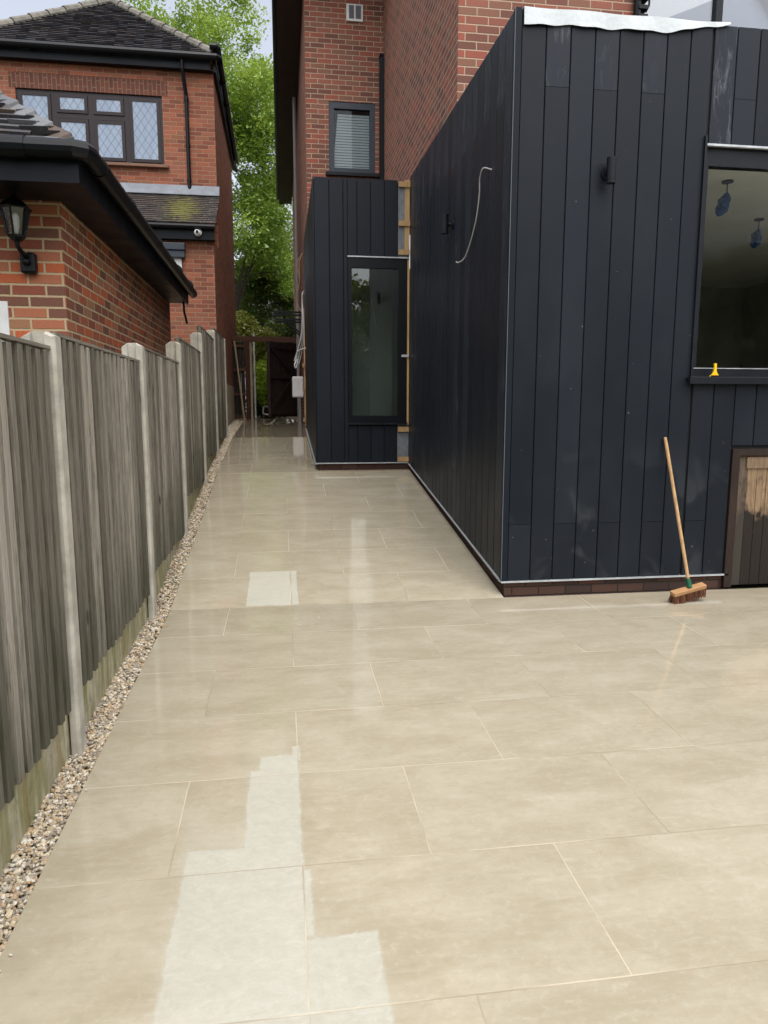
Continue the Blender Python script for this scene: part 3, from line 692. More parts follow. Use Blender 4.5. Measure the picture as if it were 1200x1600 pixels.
# big glazing of the upper floor
f = MB()
f.box(gx0, gx0+.07, HV1+.02, HV1+.12, 4.4, 6.9); f.box(gx0+.07, 7.0, HV1+.02, HV1+.12, 6.82, 6.9); f.box(4.365, 4.435, HV1+.02, HV1+.12, 4.4, 6.82); f.box(5.6, 5.68, HV1+.02, HV1+.12, 4.4, 6.82); f.box(6.93, 7.0, HV1+.02, HV1+.12, 4.4, 6.82)
gd = f.build('glazed_door', CHAR, hs_)
f = MB(); f.box(gx0+.06, 6.94, HV1+.06, HV1+.07, 4.4, 6.83); f.build('pane', GLASS_SKY, gd)
f = MB(); f.box(gx0, 7, HV1+.9, HV1+.95, 4.4, 6.9); f.build('sky_tint', plain('grey blue curtain', lin(92,106,124), .8), gd)  # grey blue sheet behind the pane, reflected sky put into its colour
f = MB(); f.tube([(3.50, HV1-.05, 4.4), (3.50, HV1-.05, 9)], .04, 10)
for z in (5.38, 5.46, 5.54, 5.62): f.box(3.49, 3.585, HV1-.10, HV1-.002, z, z+.035)
f.tube([(3.57, HV1-.08, 5.72), (3.60, HV1-.08, 5.60), (3.60, HV1-.08, 5.50), (3.57, HV1-.08, 5.44)], .010, 6)
f.build('rainwater_pipe', PLASTIC_BLK, hs_)

# ------------------------------------------------------------------ black clad extension
ex = thing('extension', (4, 7, .16), 'single storey extension clad in black vertical boards with a big window', 'extension')
EV, EU, BD = 5.319, 1.708, .186
WU, WZ0, WZ1, WR = 3.228, 1.90, 3.61, 7.6       # picture window opening, widened out of view to let more light in
DU, DZ, DR = 3.672, 1.318, 4.42                 # hatch opening
topf = lambda v: 4.455+.033*(v-EV)
botf = lambda v: .283+.146*(v-EV)
def board(mb, p0, p1, along, z0, z1, t, out, th=.013):
    """one board from p0 to p1 along 'x' or 'y'; z0/z1 may be callables"""
    f0 = z0 if callable(z0) else (lambda q: z0); f1 = z1 if callable(z1) else (lambda q: z1)
    c = .003
    if along == 'x': P = lambda q, o, z: (q, out+o, z)
    else: P = lambda q, o, z: (out+o, q, z)
    prof = [(p0, th), (p1, th), (p1, c), (p1-c, 0), (p0+c, 0), (p0, c)]
    if along == 'y': prof = prof
    mb.hexa([P(q, o, f0(q)) for q, o in prof], [P(q, o, f1(q)) for q, o in prof], t)
fr_ = MB(); x = 1.757-.004; i = 0; G = .007
while x < 8.0:
    a, b = x+G/2, x+BD-G/2; segs = []
    j = 3.955 if i % 2 else .735
    lo, hi = .283, 4.455
    spans = [(lo, hi)]
    if b > WU:   # window cuts the board
        if a < WU: # board that straddles the jamb is notched: build narrow strip plus upper/lower parts
            spans = []
            board(fr_, a, WU-.004, 'x', lo, hi, .35, EV); a2 = WU
            if b-a2 > .02:
                board(fr_, a2, b, 'x', lo, WZ0-.06, .3, EV); board(fr_, a2, b, 'x', WZ1+.02, hi, .5, EV)
        elif a < WR: spans = [((DZ+.03 if (b > DU and a < DR) else lo), WZ0-.06), (WZ1+.02, hi)]
    for (s, e) in spans:
        cut = [s]+([j] if s+.1 < j < e-.1 else [])+[e]
        for k in range(len(cut)-1):
            t = random.uniform(.05, .6)
            if cut[k] > 3.9: t = random.uniform(.84, .96)
            if i in (8, 9) and cut[k] > 3.5: t = 1.0 if i == 8 else .75
            if b > DU > a and cut[k] < DZ and s == lo:
                board(fr_, a, DU-.006, 'x', lo, DZ+.03, .3, EV); board(fr_, a, b, 'x', DZ+.034, cut[k+1], .3, EV); continue
            board(fr_, a, b, 'x', cut[k]+(.0015 if k else 0), cut[k+1]-.0015, t, EV)
    x += BD; i += 1
fr_.build('front_cladding', CLAD, ex)
sd_ = MB(); y = EV+.05; i = 0
while y < 9.53:
    a, b = y+.0055, min(y+BD, 9.545)-.0055
    if i % 2: mid = lambda q: 3.93+.02*(q-EV); seg = [(botf, lambda q: mid(q)-.0015), (mid, topf)]; ts = [random.choice([.2, .5, .85]), random.uniform(.88, 1)]
    else: mid = lambda q: .80+.146*(q-EV); seg = [(botf, lambda q: mid(q)-.0015), (mid, topf)]; ts = [random.uniform(.2, .6), random.choice([.1, .4, .6, .9])]
    for (s, e), t in zip(seg, ts): board(sd_, a, b, 'y', s, e, t, EU)
    y += BD; i += 1
sd_.build('side_cladding', CLAD, ex)
tr = MB(); tr.box(EU-.004, EU+.043, EV-.004, EV+.043, .27, 4.462); tr.build('corner_trim', plain('corner profile', lin(24,30,38), .5, .15), ex)
tr = MB(); tr.box(EU-.008, EU-.0045, EV-.008, EV-.0045, .27, 4.462); 
tr.build('corner_edge', plain('worn metal edge', lin(104,110,116), .5), ex)
tr = MB(); tr.box(EU-.005, 3.66, EV-.012, EV+.03, .268, .2805)
n_ = 12
tr.hexa([(EU-.012, EV+.031, botf(EV+.03)-.015), (EU+.03, EV+.031, botf(EV+.03)-.015), (EU+.03, 9.54, botf(9.54)-.015), (EU-.012, 9.54, botf(9.54)-.015)], [(EU-.012, EV+.031, botf(EV+.03)-.003), (EU+.03, EV+.031, botf(EV+.03)-.003), (EU+.03, 9.54, botf(9.54)-.003), (EU-.012, 9.54, botf(9.54)-.003)])
tr.build('base_bead', SILVER, ex)
# structure behind the boards
co = MB(); k0, k1 = EV+.015, EV+.16
co.box(EU+.015, WU, k0, k1, .30, 4.44); co.box(WU, 8.0, k0, k1, WZ1, 4.44); co.box(WU, DU-.01, k0, k1, .30, WZ0); co.box(DU-.01, DR, k0, k1, DZ, WZ0); co.box(DR, 8.0, k0, k1, .30, WZ0); co.box(WR, 8.0, k0, k1, WZ0, WZ1)
co.hexa([(EU+.015, k1, .36), (EU+.16, k1, .36), (EU+.16, 9.5, 1.0), (EU+.015, 9.5, 1.0)], [(EU+.015, k1, 4.44), (EU+.16, k1, 4.44), (EU+.16, 9.5, 4.56), (EU+.015, 9.5, 4.56)]); co.box(7.85, 8.0, k1, 11.6, .3, 4.4)
co.build('backing', BLACK, ex)
pl = MB(); pl.box(EU+.03, DU-.05, EV+.022, EV+.15, .05, .30)
pl.hexa([(EU+.03, EV+.15, 0), (EU+.15, EV+.15, 0), (EU+.15, 9.57, .5), (EU+.03, 9.57, .5)], [(EU+.03, EV+.15, .31), (EU+.15, EV+.15, .31), (EU+.15, 9.57, .93), (EU+.03, 9.57, .93)])
pl.build('plinth', PLINTH_BR, ex)
ro = MB(); ro.box(EU+.16, 7.85, EV+.16, HV1, 4.25, 4.40); ro.build('roof', FELT, ex)
# room seen through the window
rm = MB(); r0, r1, q0, q1, c0, c1 = 1.9, 7.84, EV+.161, 11.5, 1.36, 3.66
rm.face([(r0,q0,c1),(r1,q0,c1),(r1,q1,c1),(r0,q1,c1)]); rm.build('room_ceiling', PLASTER, ex); rm = MB(); rm.face([(r0,q1,c0),(r1,q1,c0),(r1,q1,c1),(r0,q1,c1)]); rm.face([(r0,q0,c0),(r0,q1,c0),(r0,q1,c1),(r0,q0,c1)]); rm.face([(r1,q0,c0),(r1,q1,c0),(r1,q1,c1),(r1,q0,c1)])
rm.face([(r0,q0,c0),(WU,q0,c0),(WU,q0,c1),(r0,q0,c1)])
rm.build('room_walls', plain('shade toned wall plaster', lin(178,176,168), .9, nscale=2), ex)  # walls toned below the ceiling, the room's shade put into their colour
rm = MB(); rm.face([(r0,q0,c0),(r1,q0,c0),(r1,q1,c0),(r0,q1,c0)]); rm.build('room_floor', FLOOR_IN, ex)
# picture window
wf = MB(); wa, wb = EV+.03, EV+.10
wf.box(WU, WR, wa, wb, WZ1-.13, WZ1); wf.box(WU, WR, wa, wb, WZ0, WZ0+.055); wf.box(WU, WU+.045, wa, wb, WZ0+.055, WZ1-.13); wf.box(WR-.06, WR, wa, wb, WZ0+.055, WZ1-.13); wf.box(4.68, 4.76, wa, wb, WZ0+.055, WZ1-.13)
win = wf.build('window', CHAR, ex)
wf = MB(); wf.box(WU+.03, WR-.03, wa+.03, wa+.036, WZ0+.04, WZ1-.12); wf.build('pane', GLASS_DIM, win)
wf = MB(); wf.box(WU-.02, WR, EV-.012, EV+.035, WZ1+.002, WZ1+.017); wf.build('head_trim', SILVER, win)
wf = MB(); wf.box(WU-.022, WU-.004, EV-.02, EV+.03, WZ0-.05, WZ1+.07); wf.build('jamb_trim', CHAR, win)
wf = MB(); wf.box(WU-.05, WR, EV-.055, EV+.06, WZ0-.045, WZ0-.012); wf.box(WU-.05, WR, EV-.06, EV-.054, WZ0-.065, WZ0-.010); wf.build('sill', CHAR, win, bevel=.004)
wf = MB(); wf.box(WU, WR, wa-.004, wa-.001, WZ0+.058, WZ0+.064); wf.build('bottom_bead', SILVER, win)
# hatch door under the window
dz0 = gz(EV)+.006
fr2 = MB(); fr2.box(DU-.05, DU+.018, EV-.012, EV+.10, dz0, DZ); fr2.box(DU+.018, DR, EV-.012, EV+.10, DZ-.055, DZ); fr2.box(DR, DR+.07, EV-.012, EV+.10, dz0, DZ)
hd = MB(); x = DU+.022; k = 0
while x < DR-.004:
    b = min(x+.088, DR-.004); hd.box(x, b-.004, EV+.012+random.uniform(0,.003), EV+.035, dz0+.012, DZ-.06, .95 if k == 0 else random.uniform(0, .62)); x += .088; k += 1
hd.box(DU+.09, DR-.09, EV+.001, EV+.0115, DZ-.16, DZ-.068, .8)
hdo = hd.build('hatch_door', HATCH_W, ex); fr2.build('door_frame', HATCH_FR, hdo)
bk_ = MB(); bk_.box(DU+.01, DR, EV+.04, EV+.09, dz0, DZ-.05); bk_.build('door_backing', BLACK, hdo)

# loose white membrane over the roof edge
mb = MB(); n = 48; rows = 6; P = []
for i in range(n+1):
    f = i/n; u = 1.765+1.585*f
    drop = .112-.035*f-.07*max(0, (f-.72)/.28)+.004*math.sin(f*21)+.004*math.sin(f*47+1)
    col = []
    for k in range(rows+1):
        g_ = k/rows
        if g_ < .34: col.append((u, EV+.30-.305*g_/.20 if g_ < .2 else EV-.008, 4.466+.004*math.sin(f*17+g_*9)+.02*max(0, f-.85)))
        else:
            h = (g_-.34)/.66; col.append((u, EV-.008-.006*math.sin(f*26)*h-.008*h, 4.462+.003*math.sin(f*9)-drop*h+.05*max(0, f-.9)*(1-h)*6*.3))
    P.append(col)
mb.v = [p for col in P for p in col]
for i in range(n):
    for k in range(rows):
        q = i*(rows+1)+k; mb.f.append((q, q+rows+1, q+rows+2, q+1)); mb.t.append(.5); mb.mi.append(0)
o = mb.build('roof_membrane', NETTING, smooth=False); s_ = o.modifiers.new('thick', 'SOLIDIFY'); s_.thickness = .003
tag(o, 'torn white membrane sheet lapped over the top edge of the black cladding', 'membrane')

# ------------------------------------------------------------------ clad porch in front of the recess
po = thing('clad_porch', (1.1, 10.9, .8), 'narrow black clad porch with a tall window in the recess of the house', 'porch')
PVF, PU0, PU1, PTOP, PBOT = 9.55, .455, 1.545, 4.545, .915
tw0, tw1, tz0, tz1 = .892, 1.672, 1.455, 3.575
fc = MB(); x = PU0+.02; i = 0
bx_ = [PU0+.006, .655, .8345, 1.013, 1.192, 1.371, PU1]
for i in range(6):
    a, b = bx_[i]+G/2, bx_[i+1]-G/2; t = random.uniform(.02, .4)
    if b <= tw0-.0: board(fc, a, b, 'x', PBOT, PTOP, t, PVF)
    elif a < tw0: 
        board(fc, a, tw0-.004, 'x', PBOT, PTOP, t, PVF); board(fc, tw0, b, 'x', PBOT, tz0-.05, t, PVF); board(fc, tw0, b, 'x', tz1+.025, PTOP, t, PVF)
    else: board(fc, a, b, 'x', PBOT, tz0-.05, t, PVF); board(fc, a, b, 'x', tz1+.025, PTOP, t, PVF)
fc.build('front_cladding', CLAD, po)
sc2 = MB(); y = PVF+.02
while y < 13.3:
    board(sc2, y+G/2, min(y+BD, 13.3)-G/2, 'y', lambda q: gz(q)+.10, PTOP, random.uniform(.02, .4), PU0-.006); y += BD
sc2.build('side_cladding', CLAD, po)
t_ = MB(); t_.box(PU0-.009, PU0+.004, PVF-.004, PVF+.02, PBOT-.01, PTOP); t_.build('corner_trim', CHAR, po)
t_ = MB(); t_.box(PU0-.012, 1.70, PVF-.012, PVF+.02, PBOT-.016, PBOT-.003)
t_.hexa([(PU0-.02,PVF+.021,gz(PVF)+.085),(PU0+.02,PVF+.021,gz(PVF)+.085),(PU0+.02,13.3,gz(13.3)+.085),(PU0-.02,13.3,gz(13.3)+.085)], [(PU0-.02,PVF+.021,gz(PVF)+.097),(PU0+.02,PVF+.021,gz(PVF)+.097),(PU0+.02,13.3,gz(13.3)+.097),(PU0-.02,13.3,gz(13.3)+.097)])
t_.build('base_bead', SILVER, po)
c_ = MB(); b0, b1 = PVF+.02, PVF+.14
c_.box(PU0+.008, tw0, b0, b1, PBOT, PTOP-.02); c_.box(tw0, 1.707, b0, b1, PBOT, tz0); c_.box(tw0, 1.707, b0, b1, tz1, PTOP-.02); c_.box(tw1, 1.707, b0, b1, tz0, tz1)
c_.box(PU0+.008, PU0+.02, b1, 12.19, 1.0, PTOP-.02)
c_.build('backing', BLACK, po)
for zz in ((PBOT, tz0), (tz1, PTOP-.02)):
    c_ = MB(); c_.box(PU1+.008, 1.706, b0-.004, b0-.001, *zz); c_.build('membrane', MEMB, po)
c_ = MB(); c_.box(PU0+.03, 1.737, PVF+.025, PVF+.14, .6, PBOT); c_.build('plinth', PLINTH_BR, po)
c_ = MB(); c_.box(PU0+.02, 1.70, b1, 12.19, 4.35, 4.50); c_.build('roof', FELT, po)
c_ = MB(); c_.box(1.640, 1.700, PVF+.002, PVF+.019, tz1+.06, PTOP+.01, .2); c_.build('batten', NEW_PINE, po); c_ = MB(); c_.box(1.678, 1.703, PVF-.006, PVF+.019, tz0-.04, tz1+.02, .1); c_.build('batten', NEW_PINE, po)
for z in (4.50, 4.02, 3.66, 1.36, .955):
    c_ = MB(); c_.box(PU1+.012, 1.705, PVF-.018, PVF+.0015, z-.035, z+.03, .6); c_.build('noggin', NEW_PINE, po)
wf = MB(); f0, f1 = PVF-.004, PVF+.07
wf.box(tw0, tw1, f0, f1, tz0, tz0+.085); wf.box(tw0, tw1, f0, f1, tz1-.125, tz1); wf.box(tw0, tw0+.05, f0, f1, tz0+.085, tz1-.125); wf.box(1.555, tw1, f0, f1, tz0+.085, tz1-.125)
tw = wf.build('window', PLASTIC_BLK, po)
wf = MB(); wf.box(tw0+.04, 1.565, PVF+.03, PVF+.036, tz0+.08, tz1-.12); wf.build('pane', GLASS, tw)
wf = MB(); wf.box(tw0-.005, tw1+.02, PVF-.022, PVF+.01, tz1+.003, tz1+.018); wf.build('head_trim', SILVER, tw)
wf = MB(); wf.box(tw0-.006, tw1+.01, PVF-.035, PVF+.01, tz0-.035, tz0-.003); wf.build('sill', CHAR, tw)
wf = MB(); wf.box(1.60, 1.695, PVF-.03, PVF-.006, 2.315, 2.345); wf.build('catch', SILVER, tw)
rm = MB(); r0, r1, q0, q1, c0, c1 = PU0+.03, 1.70, b1+.001, 11.0, 1.2, 4.3
rm.face([(r0,q1,c0),(r1,q1,c0),(r1,q1,c1),(r0,q1,c1)]); rm.face([(r0,q0,c0),(r0,q1,c0),(r0,q1,c1),(r0,q0,c1)]); rm.face([(r1,q0,c0),(r1,q1,c0),(r1,q1,c1),(r1,q0,c1)]); rm.face([(r0,q0,c1),(r1,q0,c1),(r1,q1,c1),(r0,q1,c1)]); rm.face([(r0,q0,c0),(r1,q0,c0),(r1,q1,c0),(r0,q1,c0)])
rm.build('room', PLASTER_PALE, po)

# bare battens on the brick side wall, beyond the cladding
bt = thing('wall_batten', (.46, 13.9, gz(13.9)), 'upright pine batten with short packing blocks on the brick side wall', 'batten')
mb = MB(); mb.box(.435, .478, 13.55, 13.60, gz(13.5)+.12, 3.45, .2); mb.build('upright', NEW_PINE, bt)
for z in (3.40, 2.42, 1.98, 1.42):
    mb = MB(); mb.box(.405, .4345, 13.46, 13.62, z-.035, z+.035, .6); mb.build('block', NEW_PINE, bt)

# ------------------------------------------------------------------ lights, cables, small things
def wall_light(loc, axis, label):
    r = thing('wall_light', loc, label, 'wall light', 'cylinder wall lights on the black cladding')
    x, y, z = loc; d = (0, -1, 0) if axis == 'y' else (-1, 0, 0)
    P = lambda k, dz: (x+d[0]*k, y+d[1]*k, z+dz)
    mb = MB(); mb.tube([P(.0015, 0), P(.016, 0)], .045, 18); mb.build('back_plate', CHAR, r)
    mb = MB(); mb.tube([P(.016, 0), P(.05, 0)], .02, 12); mb.build('arm', CHAR, r)
    mb = MB(); c = P(.08, 0)
    mb.lathe((c[0], c[1], z-.09), [(.030, .004), (.034, 0), (.034, .022), (.0325, .023), (.0325, .026), (.034, .027), (.034, .153), (.0325, .154), (.0325, .157), (.034, .158), (.034, .18), (.030, .176)], 20); mb.build('cylinder', CHAR, r)
wall_light((2.437, EV, 3.375), 'y', 'black up and down cylinder light on the front of the extension')
wall_light((EU, 7.15, 3.43), 'x', 'black up and down cylinder light on the side wall of the extension')
def spline(pts, n=8):
    P = [Vector(p) for p in pts]; P = [P[0]*2-P[1]]+P+[P[-1]*2-P[-2]]; out = []
    for i in range(1, len(P)-2):
        for k in range(n):
            t = k/n; a, b, c, d = P[i-1:i+3]
            out.append(.5*((2*b)+(c-a)*t+(2*a-5*b+4*c-d)*t*t+(3*b-a-3*c+d)*t**3))
    out.append(P[-2]); return out
mb = MB(); mb.tube(spline([(1.712,5.843,3.535),(1.66,5.93,3.57),(1.665,6.04,3.52),(1.675,6.08,3.42),(1.68,6.18,3.25),(1.685,6.38,3.10),(1.68,6.56,3.0),(1.66,6.70,2.985),(1.65,6.76,3.0)]), .0055, 8)
tag(mb.build('loose_cable', CABLE, smooth=True), 'pale cable tail hanging from a hole in the side cladding', 'cable')
mb = MB()
for k in range(5):
    o1 = random.uniform(-.03, .03); o2 = random.uniform(-.05, .05)
    mb.tube(spline([(.47,12.9,3.62+o1),(.40,12.8,3.58+o1),(.40+o2*.3,12.75,3.2),(.39+o2*.5,12.8,2.9+o1),(.34+o2,12.9,2.65),(.28+o2,12.95,2.42+o1*2)]), .008, 6)
mb.tube(spline([(.30,12.9,2.62),(.36,12.85,2.66),(.46,12.8,2.68)]), .01, 6); mb.tube(spline([(.30,12.95,2.5),(.25,12.9,2.40),(.27,12.9,2.34),(.31,12.92,2.46)]), .012, 6)
tag(mb.build('cable_bundle', CABLE, smooth=True), 'bundle of pale loose cables hanging by the porch corner', 'cables')
mb = MB()
for k in range(2): mb.tube(spline([(.46,14.4,4.6),(.36+.04*k,14.4,4.4),(.40,14.4,4.1),(.34,14.45,3.7),(.43,14.4,3.5)]), .011, 6)
tag(mb.build('cable', plain('tan cable', lin(150,126,100), .5), smooth=True), 'short tan cables poking from the brick side wall', 'cable')

def pendant(x, y, label, tw_):
    r = thing('pendant_fitting', (x, y, 3.66), label, 'light fitting', 'pendant fittings wrapped in blue bags')
    mb = MB(); mb.lathe((x, y, 3.645), [(.05, 0), (.05, .014)], 12); mb.build('ceiling_rose', PLASTIC_BLK, r)
    mb = MB(); mb.tube([(x, y, 3.645), (x, y, 3.53)], .006, 6); mb.build('flex', PLASTIC_BLK, r)
    mb = MB(); n = 9
    prof = [(.010, .03), (.026, .01), (.048, -.03), (.056, -.07), (.046, -.10), (.055, -.13), (.02, -.17)]
    base = len(mb.v)
    for k, (rad, dz) in enumerate(prof):
        for j in range(n):
            a = 2*math.pi*j/n; q = rad*random.uniform(.7, 1.35); mb.v.append((x+q*math.cos(a)-.006*k*tw_, y+q*math.sin(a), 3.53+dz))
    for k in range(len(prof)-1):
        for j in range(n): mb.f.append((base+k*n+j, base+k*n+(j+1) % n, base+(k+1)*n+(j+1) % n, base+(k+1)*n+j)); mb.t.append(.5); mb.mi.append(0)
    mb.build('wrapped_bag', BLUE, r)
pendant(4.0, 6.22, 'blue wrapped pendant hanging nearer the window jamb', 1.6)
pendant(5.13, 7.36, 'blue wrapped pendant hanging deeper in the dark room', .9)
mb = MB(); mb.hexa([(3.80,6.25,1.362),(3.96,6.25,1.362),(3.96,6.29,1.362),(3.80,6.29,1.362)], [(3.96,6.9,2.62),(4.10,6.9,2.66),(4.10,6.94,2.66),(3.96,6.94,2.62)])
tag(mb.build('leaning_panel', PLASTIC_BLK), 'dark board leaning inside the room behind the big window', 'board')

# yellow squeegee on the sill
sq = thing('window_squeegee', (3.39, EV-.035, WZ0-.011), 'small yellow plastic squeegee standing on the window sill', 'squeegee')
mb = MB(); sy = EV-.04; z0 = WZ0-.0115
pts = [(.040,0),(.040,.010),(.022,.024),(.012,.045),(.0095,.085),(.011,.098),(.006,.106)]
prof = [(3.395+a, z) for a, z in pts]+[(3.395-a, z) for a, z in reversed(pts)]
mb.hexa([(u, sy-.008, z0+z) for u, z in prof], [(u, sy+.008, z0+z) for u, z in prof]); mb.build('handle', YEL, sq, bevel=.002)
mb = MB(); mb.box(3.357, 3.433, sy-.0125, sy-.0085, z0+.0, z0+.014); mb.build('blade', PLASTIC_BLK, sq)

# broom
bz = gz(5.0)
bm = thing('broom', (3.13, 5.02, bz), 'stiff bristled broom with pale wooden handle leaning on the black wall', 'broom')
hc = Vector((3.11, 4.99, bz+.100)); ax = Vector((.975, .14, .17)).normalized(); yx = Vector((-.13, .96, .22)).normalized(); zx = ax.cross(yx).normalized(); yx = zx.cross(ax)
HP = lambda a, b, c: hc+ax*a+yx*b+zx*c
mb = MB()
out = [(-.150,-.022),(-.146,-.030),(.146,-.030),(.150,-.022),(.150,.022),(.146,.030),(-.146,.030),(-.150,.022)]
mb.hexa([HP(a,b,-.015) for a, b in out], [HP(a,b,.015) for a, b in out]); mb.build('head', HEAD_W, bm, bevel=.004)
br_ = MB()
for i in range(26):
    for j in range(5):
        a, b = -.140+.28*i/25, -.024+.012*j
        for q in range(4):
            a0, b0 = a+random.uniform(-.005,.005), b+random.uniform(-.005,.005)
            l = random.uniform(.060, .074); sp = 1+random.uniform(.05, .22)
            p0 = HP(a0, b0, -.014); p1 = HP(a0*(1+.10*random.random())+random.uniform(-.006,.006), b0*sp*1.3+random.uniform(-.006,.006), -.014-l)
            br_.bar(p0, p1, .0028, .0028, random.random())
def brist():
    n = N('brown bristle'); t = n.attr('tint'); return n.pbr(n.mix(t, lin(58,34,24), lin(142,92,62)), .7)
br_.build('bristles', brist(), bm)
top = Vector((3.022, EV-.014, 1.415)); b0 = HP(.01, 0, .014); dr_ = (top-b0).normalized()
mb = MB(); mb.tube([b0+dr_*.035, top-dr_*.01, top], [.0135, .0135, .009], 12, .1); mb.build('handle', PALE_PINE, bm, smooth=False)
mb = MB(); mb.tube([b0, b0+dr_*.06, b0+dr_*.075], [.021, .0185, .016], 12); mb.build('socket', GREEN_PL, bm)

# ------------------------------------------------------------------ gate at the far end
gt = thing('garden_gate', (-.2, 17.2, gz(17.2)), 'dark timber gate standing ajar under a beam at the end of the path', 'gate')
GV, gb_ = 17.2, gz(17.2)
mb = MB(); mb.box(-.815, -.705, GV-.05, GV+.05, gb_-.05, 3.16); mb.build('post', POST_W, gt)
mb = MB(); mb.box(-.7045, -.655, GV-.03, GV+.05, gb_-.05, 3.15); mb.build('slam_post', STICK_W, gt)
mb = MB(); mb.bar((-1.10, GV, 3.225), (.44, GV, 3.215), .10, .12); mb.build('beam', BEAM_W, gt)
mb = MB(); x = -1.10
while x < -.825: mb.box(x, x+.088, GV+.0, GV+.02, gb_+.02, 3.15, random.random()); x += .092
pnl = mb.build('side_panel', GATE_W, gt)
for z in (3.06, 2.52, 1.95, 1.44):
    mb = MB(); mb.box(-1.10, -.818, GV-.04, GV-.001, z-.03, z+.03, .3); mb.build('rail', BEAM_W, pnl)
mb = MB(); mb.box(.395, .478, GV-.04, GV+.06, gb_-.05, 3.16); mb.build('hinge_post', POST_W, gt)
# the leaf is hinged on the right and swung towards the camera
ang = math.radians(180+46); hx, hy = .39, GV-.03; ca, sa = math.cos(ang), math.sin(ang)
LP = lambda a, b, z: (hx+ca*a-sa*b, hy+sa*a+ca*b, z)
mb = MB(); a = .01; zt = lambda a: 3.135-.02*a
while a < 1.0:
    b = min(1.0, a+.098); q = [(a,0), (b-.005,0), (b-.005,.02), (a,.02)]
    mb.hexa([LP(s, t, gb_+.06) for s, t in q], [LP(s, t, zt(s)) for s, t in q], random.random()); a += .1
lf = mb.build('leaf', GATE_W, gt)
mb = MB()
def lbar(a0, z0, a1, z1, w_): 
    d = Vector((a1-a0, 0, z1-z0)).normalized(); n_ = Vector((-d.z, 0, d.x))*w_/2
    q = [(a0+n_.x, z0+n_.z), (a1+n_.x, z1+n_.z), (a1-n_.x, z1-n_.z), (a0-n_.x, z0-n_.z)]
    mb.hexa([LP(s, .0205, z) for s, z in q], [LP(s, .052, z) for s, z in q], random.random())
for z in (3.03, 2.36, 1.56): lbar(.02, z, 1.0, z, .13)
lbar(.18, 2.42, .86, 2.97, .10); lbar(.18, 2.30, .86, 1.62, .10)
mb.bar(LP(.97,.03,gb_+.06), LP(.97,.03,3.1), .06, .07, .2)
mb.build('brace', wood('gate brace', lin(36,26,22), lin(52,38,32), 'z', 1, .7), lf)
mb = MB(); mb.bar((-1.04, 17.0, 3.16), (-.84, 16.7, gz(16.7)+.0), .03, .03)
tag(mb.build('timber_stick', STICK_W), 'long pale stick leaning against the panel beside the gate', 'stick')
mb = MB(); mb.box(-.655, -.615, 18.1, 18.14, gz(18), 3.45)
tag(mb.build('white_post', plain('white painted post', lin(196,196,188), .7, nscale=12)), 'slim white post standing just beyond the gate', 'post')

# services on the brick side wall
mt = thing('meter_box', (.36, 15.5, 1.85), 'white plastic meter box with rounded corners on the brick side wall', 'meter box')
mb = MB(); mb.box(.24, .478, 15.4, 15.75, 1.86, 2.30); mb.build('case', WHITE, mt, bevel=.03)
mb = MB(); mb.tube([(.40,15.45,1.86),(.40,15.45,1.62)], .022, 8); mb.tube([(.40,15.45,1.62),(.40,15.45,gz(15.4)-.02)], .03, 8, .2); mb.build('conduit', plain('grey conduit', lin(120,124,126), .5), mt)
mb = MB(); mb.tube([(.36,15.5,2.30),(.36,15.5,3.1)], .014, 8); mb.build('riser', plain('pale riser', lin(150,146,150), .5), mt)
bk2 = MB()
for z in (3.565, 3.42): bk2.bar((.478,15.0,z), (-.09,15.0,z), .035, .035); bk2.bar((.478,15.45,z), (-.09,15.45,z), .035, .035)
bk2.bar((-.08,15.0,3.40), (-.08,15.0,3.58), .03, .03); bk2.bar((-.08,15.0,3.565), (-.08,15.45,3.565), .03, .03); bk2.bar((.10,15.0,3.43), (.478,15.0,3.1), .028, .028); bk2.bar((.10,15.45,3.43), (.478,15.45,3.1), .028, .028)
tag(bk2.build('wall_bracket', PLASTIC_BLK), 'black metal bracket frame sticking out from the brick side wall', 'bracket')
mb = MB(); mb.tube([(.40,16.4,gz(16.4)),(.40,16.4,8.2)], .035, 8)
tag(mb.build('drain_pipe', plain('pale grey pipe', lin(150,146,142), .6)), 'pale pipe running down the far side wall', 'pipe')

